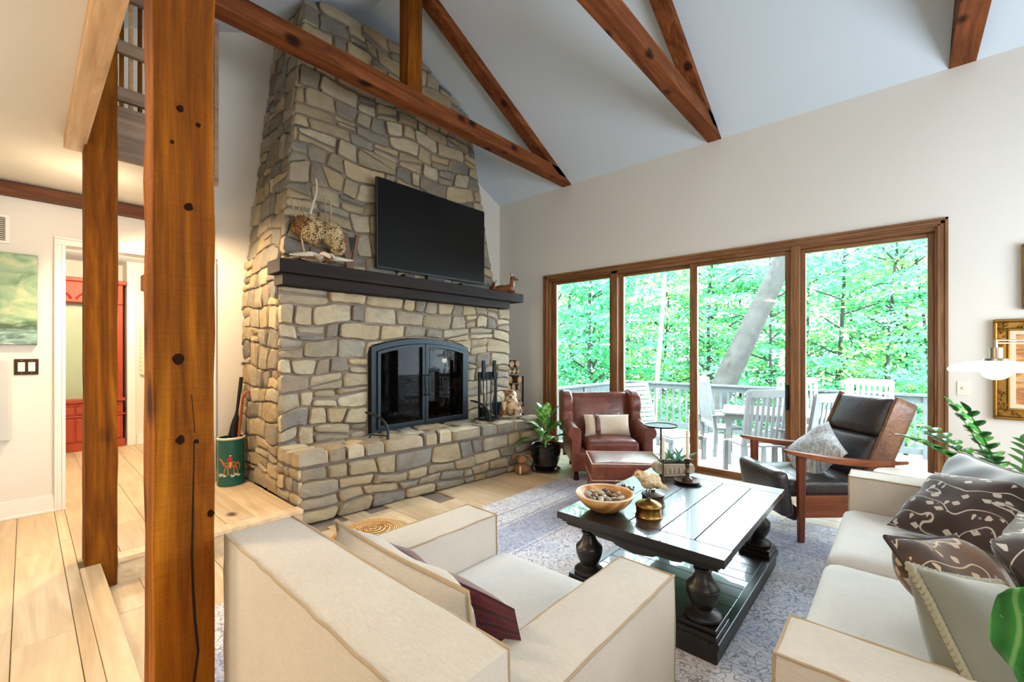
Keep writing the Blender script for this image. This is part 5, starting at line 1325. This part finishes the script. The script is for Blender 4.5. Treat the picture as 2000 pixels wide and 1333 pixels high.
for s in (-1,1): MB().lathe([(0,-.045),(.036,-.045),(.04,-.03),(.04,.03),(.036,.045),(0,.045)], 20, cap=False).move((s*.105,0,.055), RX(PI/2)).build('scroll', wst, t, smooth=50)
m = MB()
for k in range(5): m.box(-.07+.032*k,-.056+.032*k,-.064,-.054,.025,.07)
m.build('relief', wst, tr, smooth=0, bevel=.004); MB().box(-.09,.09,-.05,.05,.085,.098).build('soil', M['soil'], t, smooth=0)
gl = plain('blue_green_sprig', (96,150,120), .5, 0, .4, 0, 1, 0); rr = random.Random(3)
for k in range(26):
    x = rr.uniform(-.07,.07); a = rr.uniform(0,2*PI); el = rr.uniform(.5,1.3)
    MB().leaf((x,rr.uniform(-.02,.02),.095), (math.cos(a)*math.cos(el), math.sin(a)*math.cos(el), math.sin(el)), (math.sin(a),-math.cos(a),.2), rr.uniform(.06,.16)*(1.3 if x > .02 else 1), .014, .2, 4).build('sprig', gl, t, smooth=60, solid=.0012)
# ---- wall by the window: switch, gilt frames
t = thing('light_switch', 'white single switch plate right of the glass doors', 'light switch', (XW,-.385,1.098))
MB().box(-.006,0,-.038,.038,-.06,.06).build('plate', plain('ivory_plate',(228,222,206),.35), t, smooth=0, bevel=.003); MB().cbox((-.010,0,.002),(.012,.010,.022),RY(.3)).build('toggle', M['white_trim'], t, smooth=0, bevel=.002)
gilt = plain('antique_gilt', (176,128,54), .38, .75, .5, .6, 26, .55); linm = plain('linen_liner', (222,206,172), .8)
def gframe(label, y0, y1, z0, z1, pm_, orn):
    t = thing('picture_frame', label, 'picture frame', (XW,(y0+y1)/2,(z0+z1)/2)); W_, H_ = (y1-y0)/2, (z1-z0)/2
    def rect(d0, d1, x, nm, mt, p, bev=.004):
        m = MB()
        m.box(-x,0,-W_+d0,W_-d0,H_-d1,H_-d0).box(-x,0,-W_+d0,W_-d0,-H_+d0,-H_+d1).box(-x,0,-W_+d0,-W_+d1,-H_+d1,H_-d1).box(-x,0,W_-d1,W_-d0,-H_+d1,H_-d1)
        return m.build(nm, mt, p, smooth=0, bevel=bev)
    fr_ = rect(0,.022,.045,'outer_moulding',gilt,t,.008); rect(.022,.075,.03,'frame',gilt,t,.006); rect(.075,.09,.038,'inner_moulding',gilt,t,.004); rect(.09,.122,.018,'liner',linm,t,.002)
    MB().box(-.010,-.001,-W_+.12,W_-.12,-H_+.12,H_-.12).build('picture', pm_, t, smooth=0)
    if orn:
        rr = random.Random(orn)
        for sy in (-1,1):
            for sz in (-1,1):
                m = MB()
                for k in range(26):
                    u = rr.uniform(0,.17); p = (W_-.05-u) if rr.random() < .5 else W_-.05; q = H_-.05 if p < W_-.051 else H_-.05-u
                    m.ell((-.034,sy*(p+rr.uniform(-.018,.018)),sz*(q+rr.uniform(-.018,.018))),(.010,.014,.008),7,5,RX(rr.uniform(0,3)))
                m.build('corner_carving', gilt, t, kind='stuff')
def landscape(name, cs):
    t = NT(name); t.set(.5); n1 = t.noise(t.coord((1,2,7)), 2.2, 5, .6, 1.2); t.col(t.ramp(n1, [(.25,lin(cs[0])),(.45,lin(cs[1])),(.6,lin(cs[2])),(.75,lin(cs[3]))])); return t.m
gframe('ornate gilt frame with a sunset landscape behind the lamp', -1.20, -.55, .866, 1.66, landscape('sunset_oil', [(96,52,36),(178,112,58),(214,164,98),(150,130,140)]), 4)
gframe('gilt frame hanging higher at the right edge above the sunset landscape', -1.25, -.703, 1.733, 2.243, landscape('dark_oil', [(48,40,24),(96,78,38),(130,104,56),(70,64,44)]), 0)
# ---- plants at the right
t = thing('zz_plant', 'glossy green plant with arching leafy stems behind the sofa corner', 'potted plant', (3.74,-.50,.15))
MB().lathe([(0,.0),(.12,.0),(.15,.10),(.16,.30),(.165,.42),(.155,.43),(.145,.40),(0,.40)], 36, cap=False).build('pot', plain('white_planter',(222,220,214),.4), t)
MB().lathe([(0,.405),(.147,.402)], 24, cap=False).build('soil', M['soil'], t)
MB().lathe([(0,-.15),(.15,-.15),(.15,-.13),(.02,-.12),(.02,-.03),(.16,-.02),(.16,-.001),(0,-.001)], 28, cap=False).build('stand', M['beam_z'], t)
rr = random.Random(14)
for k in range(17):
    a = 2.4*k; el = rr.uniform(.62,1.25); L = rr.uniform(.42,.66)
    if k == 0: a, el, L = math.atan2(.30,-.15), .72, .62
    if k == 1: a, el, L = math.atan2(-.1,-.5), .80, .60
    b = Vector((.05*math.cos(a),.05*math.sin(a),.40)); d = Vector((math.cos(a)*math.cos(el), math.sin(a)*math.cos(el), math.sin(el)))
    q = [b, b+d*L*.5+Vector((0,0,.05)), b+d*L+Vector((0,0,-.06*L/.5))]; c = bez(q, 14)
    if any(p.x+3.72 > XW-.05 for p in c): continue
    s_ = MB().tube(c, [.008-.0004*i for i in range(15)], 6).build('stem', M['leaf'], t)
    m = MB()
    for i in range(3, 15, 2):
        tn = (c[min(i+1,14)]-c[i-1]).normalized(); sd = tn.cross(Vector((0,0,1))).normalized()
        for s in (-1,1): m.leaf(c[i], sd*s*.85+tn*.6+Vector((0,0,.25)), (0,0,1), rr.uniform(.075,.095), .052, .12, 6, .14)
    m.leaf(c[14], tn, (0,0,1), .085, .05, .1, 6)
    m.build('leaflets', M['leaf_dark'] if k%4 else M['leaf'], s_, smooth=80, solid=.0012, kind='stuff')
t = thing('fiddle_leaf_fig', 'fiddle leaf fig with one broad green leaf reaching over the sofa arm', 'potted plant', (1.05,-.80,.0))
MB().lathe([(0,0),(.13,0),(.16,.25),(.165,.27),(.15,.27),(.14,.24),(0,.24)], 32, cap=False).build('pot', plain('clay_pot',(168,110,78),.7), t)
MB().lathe([(0,.245),(.142,.242)], 20, cap=False).build('soil', M['soil'], t)
tk = bez([(0,0,.24),(.02,.05,.5),(.0,.10,.75),(.05,.2,.98)], 10)
MB().tube(tk, [.016-.0008*k for k in range(11)], 8).build('trunk', bark, t)
fig = NT('fig_leaf'); fig.set(.32, 0, .5); 
wv = fig.new('ShaderNodeTexWave', wave_type='BANDS', bands_direction='Y'); wv.inputs['Scale'].default_value = 9; wv.inputs['Distortion'].default_value = 3; fig.ln(fig.coord(), wv.inputs['Vector'])
fig.col(fig.ramp(wv.outputs['Fac'], [(.0,lin((26,104,36))),(.85,lin((44,136,52))),(1,lin((120,180,110)))])); 
def bigleaf(base, tip, nrm, w, par):
    b = Vector(base); e = Vector(tip); d = e-b; L = d.length; d.normalize(); sd = d.cross(Vector(nrm)).normalized(); up = sd.cross(d); V = []; F = []
    n, mm = 12, 8
    for i in range(n+1):
        u = i/n; ww = w/2*(math.sin(PI*(u*.93+.05))**.6)*(.72+.5*u)
        for j in range(mm+1):
            v = -1+2*j/mm; V.append(b+d*L*u+sd*ww*v+up*(.018*abs(v)+.008*math.sin(u*14)*abs(v)**2-.03*u*u)-Vector((0,0,.0)))
    for i in range(n):
        for j in range(mm): F.append((i*(mm+1)+j,i*(mm+1)+j+1,(i+1)*(mm+1)+j+1,(i+1)*(mm+1)+j))
    lf = MB().add(V,F).build('leaf', fig.m, par, smooth=180, solid=.002)
    m = MB().tube([b+d*L*k/8+up*(.003-.03*(k/8)**2) for k in range(9)], [.005-.0005*k for k in range(9)], 6)
    for k in range(1,7):
        for s in (-1,1): m.tube([b+d*L*k/8+up*(.002-.03*(k/8)**2), b+d*L*(k/8+.12)+sd*s*w*.36+up*(.010-.03*(k/8+.1)**2)], .0012, 5)
    m.build('veins', plain('pale_vein',(120,176,112),.4), lf)
lo = Vector((1.05,-.80,0)); vw = (Vector((0,0,1.4))-Vector((1.14,-.15,.9))).normalized()
bigleaf(Vector((1.165,-.22,.765))-lo, Vector((1.137,-.150,.985))-lo, vw+Vector((.3,.5,.2)), .135, t)
MB().tube([tk[9], Vector((1.165,-.22,.765))-lo], [.005,.004], 6).build('petiole', M['leaf'], t)
for k in range(6):
    a = k*2.2+2.6; p = tk[5+k%6]; bigleaf(p+Vector((math.cos(a),math.sin(a),.3))*.05, p+Vector((math.cos(a)*.24,math.sin(a)*.24-.08,.16)), (0,0,1), .13, t)
# ================================================================ outside: deck, furniture, woods
DZ = -.20
teak = plain('silvered_teak', (112,116,114), .75, 0, .2, .2, 40, .2); teakg = plain('weathered_rail', (78,86,86), .8, 0, .2, .2, 40, .2)
dk_ = wood('deck_plank', [(130,126,120),(160,156,150),(184,180,174)], 1, .7, 0, .6, 5, .2)
df = struct(MB().box(5.45,9.0,-3.6,4.6,DZ-.25,DZ-.035).build('floor_deck', teakg, smooth=0))
x = 5.44
while x < 8.98: MB().box(x+.003,x+.137,-3.6,4.6,DZ-.034,DZ).build('plank', dk_, df, smooth=0, bevel=.003); x += .14
rl = thing('deck_railing', 'weathered grey wooden railing around the outdoor deck', 'railing', (0,0,DZ))
def run(p, q):
    p, q = Vector(p), Vector(q); L = (q-p).length; d = (q-p)/L
    MB().bar(p+Vector((0,0,.95)), q+Vector((0,0,.95)), .14, .035).build('cap_rail', teakg, rl, smooth=0, bevel=.004)
    MB().bar(p+Vector((0,0,.88)), q+Vector((0,0,.88)), .04, .09).build('upper_rail', teakg, rl, smooth=0)
    MB().bar(p+Vector((0,0,.10)), q+Vector((0,0,.10)), .04, .09).build('lower_rail', teakg, rl, smooth=0)
    n = int(L/.13)
    proto = None
    for k in range(n):
        c = p+d*(L*(k+.5)/n)
        if k%12 == 0: MB().box(c.x-.045,c.x+.045,c.y-.045,c.y+.045,0,.93).build('post', teakg, rl, smooth=0, bevel=.004); continue
        if proto is None: proto = MB().box(-.018,.018,-.018,.018,.12,.86).build('baluster', teakg, rl, smooth=0); o = proto
        else: o = proto.copy(); COL.objects.link(o)
        o.location = c
run((5.5,4.55,0),(8.95,4.55,0)); run((8.95,4.5,0),(8.95,-3.5,0))
# slatted lounge chair
t = thing('deck_lounger', 'pale slatted lounge chair on the deck behind the wing chair', 'lounge chair', (6.86,3.04,DZ), math.atan2(-.93,-.51))
for s in (-1,1):
    MB().box(-.30,.85,s*.30-.02,s*.30+.02,.28,.34).build('side_rail', teak, t, smooth=0, bevel=.004)
    for x in (-.28,.78): MB().box(x,x+.05,s*.30-.025,s*.30+.025,0,.3).build('leg', teak, t, smooth=0, bevel=.004)
    MB().bar((-.28,s*.28,.33),(-.55,s*.28,1.06),.03,.04).build('back_stile', teak, t, smooth=0)
for k in range(9): MB().box(-.25+.12*k,-.15+.12*k,-.28,.28,.34,.36).build('slat', teak, t, smooth=0, bevel=.003)
for k in range(10): MB().cbox((-.285-.026*k,0,.38+.072*k),(.015,.60,.055),RY(-.35)).build('back_slat', teak, t, smooth=0, bevel=.003)
t = thing('deck_side_table', 'small pale side table on the deck beside the lounge chair', 'side table', (7.70,2.45,DZ), .6)
for k in range(5): MB().box(-.25+.1*k,-.155+.1*k,-.25,.25,.56,.58).build('slat', teak, t, smooth=0, bevel=.003)
for sx in (-.22,.22):
    for sy in (-.22,.22): MB().box(sx-.02,sx+.02,sy-.02,sy+.02,0,.56).build('leg', teak, t, smooth=0)
MB().box(-.24,.24,-.24,-.21,.48,.56).box(-.24,.24,.21,.24,.48,.56).build('apron', teak, t, smooth=0)
# outdoor dining set
def chair(label, loc, rz, arms=True, tall=1.08):
    t = thing('deck_chair', label, 'chair', (loc[0],loc[1],DZ), rz)
    for s in (-1,1):
        MB().box(.20,.25,s*.26-.025,s*.26+.025,0,.62 if arms else .42).build('front_leg', teak, t, smooth=0, bevel=.004)
        MB().bar((-.24,s*.26,0),(-.22,s*.26,.44),.05,.05).bar((-.22,s*.26,.42),(-.34,s*.26,tall),.05,.045).build('rear_leg', teak, t, smooth=0)
        if arms: MB().box(-.28,.30,s*.27-.035,s*.27+.035,.62,.645).build('arm', teak, t, smooth=0, bevel=.008)
    for k in range(6): MB().box(-.22+.08*k,-.15+.08*k,-.25,.25,.41,.43).build('seat_slat', teak, t, smooth=0, bevel=.002)
    MB().bar((-.335,-.27,tall-.03),(-.335,.27,tall-.03),.03,.10).build('top_rail', teak, t, smooth=0, bevel=.004); MB().bar((-.24,-.25,.50),(-.24,.25,.50),.03,.06).build('lower_rail', teak, t, smooth=0)
    for k in range(7): y = -.20+.0667*k; MB().bar((-.24,y,.50),(-.33,y,tall-.06),.035,.014,(1,0,0)).build('back_slat', teak, t, smooth=0)
    return t
chair('pale deck armchair in front of the leaning tree trunk', (7.36,2.10), -.9, True, 1.20)
chair('slat backed deck chair seen beside the sliding door handle', (6.30,1.42), .75, False, 1.12)
chair('slat backed deck chair seen just left of the recliner back', (6.40,.86), 1.0, True, 1.10)
chair('far deck chair behind the outdoor table, right of the trunk', (8.25,1.20), PI+.3, True, 1.16)
chair('far deck chair above the recliner top', (8.05,.42), PI-.2, True, 1.18)
t = thing('deck_table', 'pale slatted outdoor dining table between the deck chairs', 'table', (7.30,1.25,DZ), .25)
for k in range(10): MB().box(-.5+.1*k,-.405+.1*k,-.8,.8,.72,.745).build('top_slat', teak, t, smooth=0, bevel=.003)
MB().box(-.46,.46,-.76,-.72,.64,.72).box(-.46,.46,.72,.76,.64,.72).box(-.46,-.43,-.72,.72,.64,.72).box(.43,.46,-.72,.72,.64,.72).build('apron', teak, t, smooth=0)
for sx in (-.43,.43):
    for sy in (-.72,.72): MB().box(sx-.035,sx+.035,sy-.035,sy+.035,0,.72).build('leg', teak, t, smooth=0, bevel=.004)
# woods
struct(MB().add([(5.6+3.2*i, -22+4.4*j, -3.4+.5*noise.noise(Vector((i*.7,j*.6,2)))-.02*i) for j in range(12) for i in range(12)], [(j*12+i,j*12+i+1,(j+1)*12+i+1,(j+1)*12+i) for j in range(11) for i in range(11)]).build('ground', plain('forest_floor',(104,112,70),.95,0,.1,.6,3,.4), smooth=180))
def leafmat(name, c, k=.45):
    t = NT(name); out = t.n['Material Output']; base = t.ramp(t.noise(t.coord(), 1.1, 3, .6), [(.3,tuple(x*.62 for x in lin(c)[:3])+(1,)),(.7,lin(c))])
    d = t.new('ShaderNodeBsdfDiffuse'); tr = t.new('ShaderNodeBsdfTranslucent'); t.ln(base, d.inputs[0]); t.ln(base, tr.inputs[0])
    m = t.new('ShaderNodeMixShader'); m.inputs[0].default_value = k; t.ln(d.outputs[0], m.inputs[1]); t.ln(tr.outputs[0], m.inputs[2]); t.ln(m.outputs[0], out.inputs[0]); return t.m
LM = [leafmat('leaf_teal', (100,178,124)), leafmat('leaf_spring', (146,200,108)), leafmat('leaf_deep', (70,150,98)), leafmat('leaf_pale', (164,216,172))]
tbark = plain('grey_bark', (60,60,56), .95, 0, .1, .8, 14, .4); pbark = plain('pale_birch_bark', (150,154,152), .9, 0, .1, .5, 10, .35)
def tree(label, base, top, r, crown, nsp, seed, lm, bk=None, group=None, bare=False, zlo=-1.5, zhi=6.5):
    rr = random.Random(seed); t = thing('tree', label, 'tree', base, 0, group); b = Vector((0,0,0)); e = Vector(top)-Vector(base)
    pts = bez([b, b.lerp(e,.35)+Vector((rr.uniform(-.2,.2),rr.uniform(-.2,.2),0)), b.lerp(e,.7)+Vector((rr.uniform(-.25,.25),rr.uniform(-.25,.25),0)), e], 10)
    MB().tube(pts, [r*(1-.055*k) for k in range(11)], 10).build('trunk', bk or tbark, t, smooth=80)
    br = MB(); m = MB(); m2 = MB()
    for k in range(nsp):
        zz = rr.uniform(zlo, zhi)-base[2]; f_ = min(1,max(.15, zz/e.z)); c0 = b.lerp(e, f_)
        a = rr.uniform(0,2*PI); R_ = rr.uniform(.3, crown); c = Vector((c0.x+math.cos(a)*R_, c0.y+math.sin(a)*R_, zz))
        if (c.x+base[0]) < 9.6: c.x = 9.6-base[0]+rr.uniform(0,.6)
        if k%5 == 0: br.tube([c0-Vector((0,0,.3)), c0.lerp(c,.6)+Vector((0,0,.1)), c], [.03,.018,.006], 5, cap=False)
        tilt = Vector((rr.uniform(-.25,.25), rr.uniform(-.25,.25), 1)).normalized(); s1 = tilt.orthogonal().normalized(); s2 = tilt.cross(s1); rad = rr.uniform(.35,.75)
        for j in range(int(36*rad/.5)):
            q = rad*math.sqrt(rr.random()); an = rr.uniform(0,2*PI); p = c+s1*q*math.cos(an)+s2*q*math.sin(an)+tilt*rr.gauss(0,.05)
            n_ = (tilt+Vector((rr.gauss(0,.55),rr.gauss(0,.55),rr.gauss(0,.25)))).normalized(); d = n_.orthogonal().normalized(); d = (d*math.cos(an)+n_.cross(d)*math.sin(an))
            (m if rr.random() < .7 else m2).quadleaf(p, d, n_, rr.uniform(.12,.24), rr.uniform(.07,.13))
    if nsp: br.build('branches', bk or tbark, t, smooth=60); m.build('foliage', lm[0], t, smooth=0, kind='stuff'); m2.build('foliage', lm[1], t, smooth=0, kind='stuff')
    return t
tree('thick grey tree trunk leaning right across the middle glass door', (9.83,4.47,-3.4), (13.03,.86,7.2), .33, 1.0, 6, 1, (LM[0],LM[1]), None, None, zlo=4.4, zhi=4.8)
tree('slender pale birch with a crooked trunk behind the lounge chair', (10.0,4.55,-3.3), (10.7,4.35,5.2), .07, .8, 8, 2, (LM[1],LM[3]), pbark, zlo=2.4, zhi=4)
spec = []
rr = random.Random(50)
# u is the sideways angle of each tree from the house, t its distance
for k, (u, dd) in enumerate(((.09,11.5),(.14,13.5),(.19,10.8),(.26,14.5),(.33,12.5),(.40,16),(.47,12),(.53,15),(.60,11.6),(.66,14),(.72,12.2),(.79,15),(.85,11.5),(.91,13.2),(.97,12),(.05,14),(1.03,14),(.37,18),(.58,19),(.80,19),(.20,18),(.95,18))):
    dd += 1.6; p = FW*dd+RT*(u*dd)
    if p.x < 10.2: p.x = 10.2
    lab = ['tall teal green woodland tree beyond the deck railing','bright spring green woodland tree beyond the deck railing','deep green woodland tree beyond the deck railing'][k%3]
    tree(lab, (p.x,p.y,-3.4), (p.x+rr.uniform(-.6,.6),p.y+rr.uniform(-.6,.6),1.4+dd*.24), rr.uniform(.04,.09), 2.0, 120 if dd < 16 else 170, 100+k, (LM[(0,1,2)[k%3]], LM[3] if k%2 else LM[0]), None, ['teal green trees beyond the deck','spring green trees beyond the deck','deep green trees beyond the deck'][k%3], zhi=1.4+dd*(.17+.10*max(0,min(1,u)))+.3)
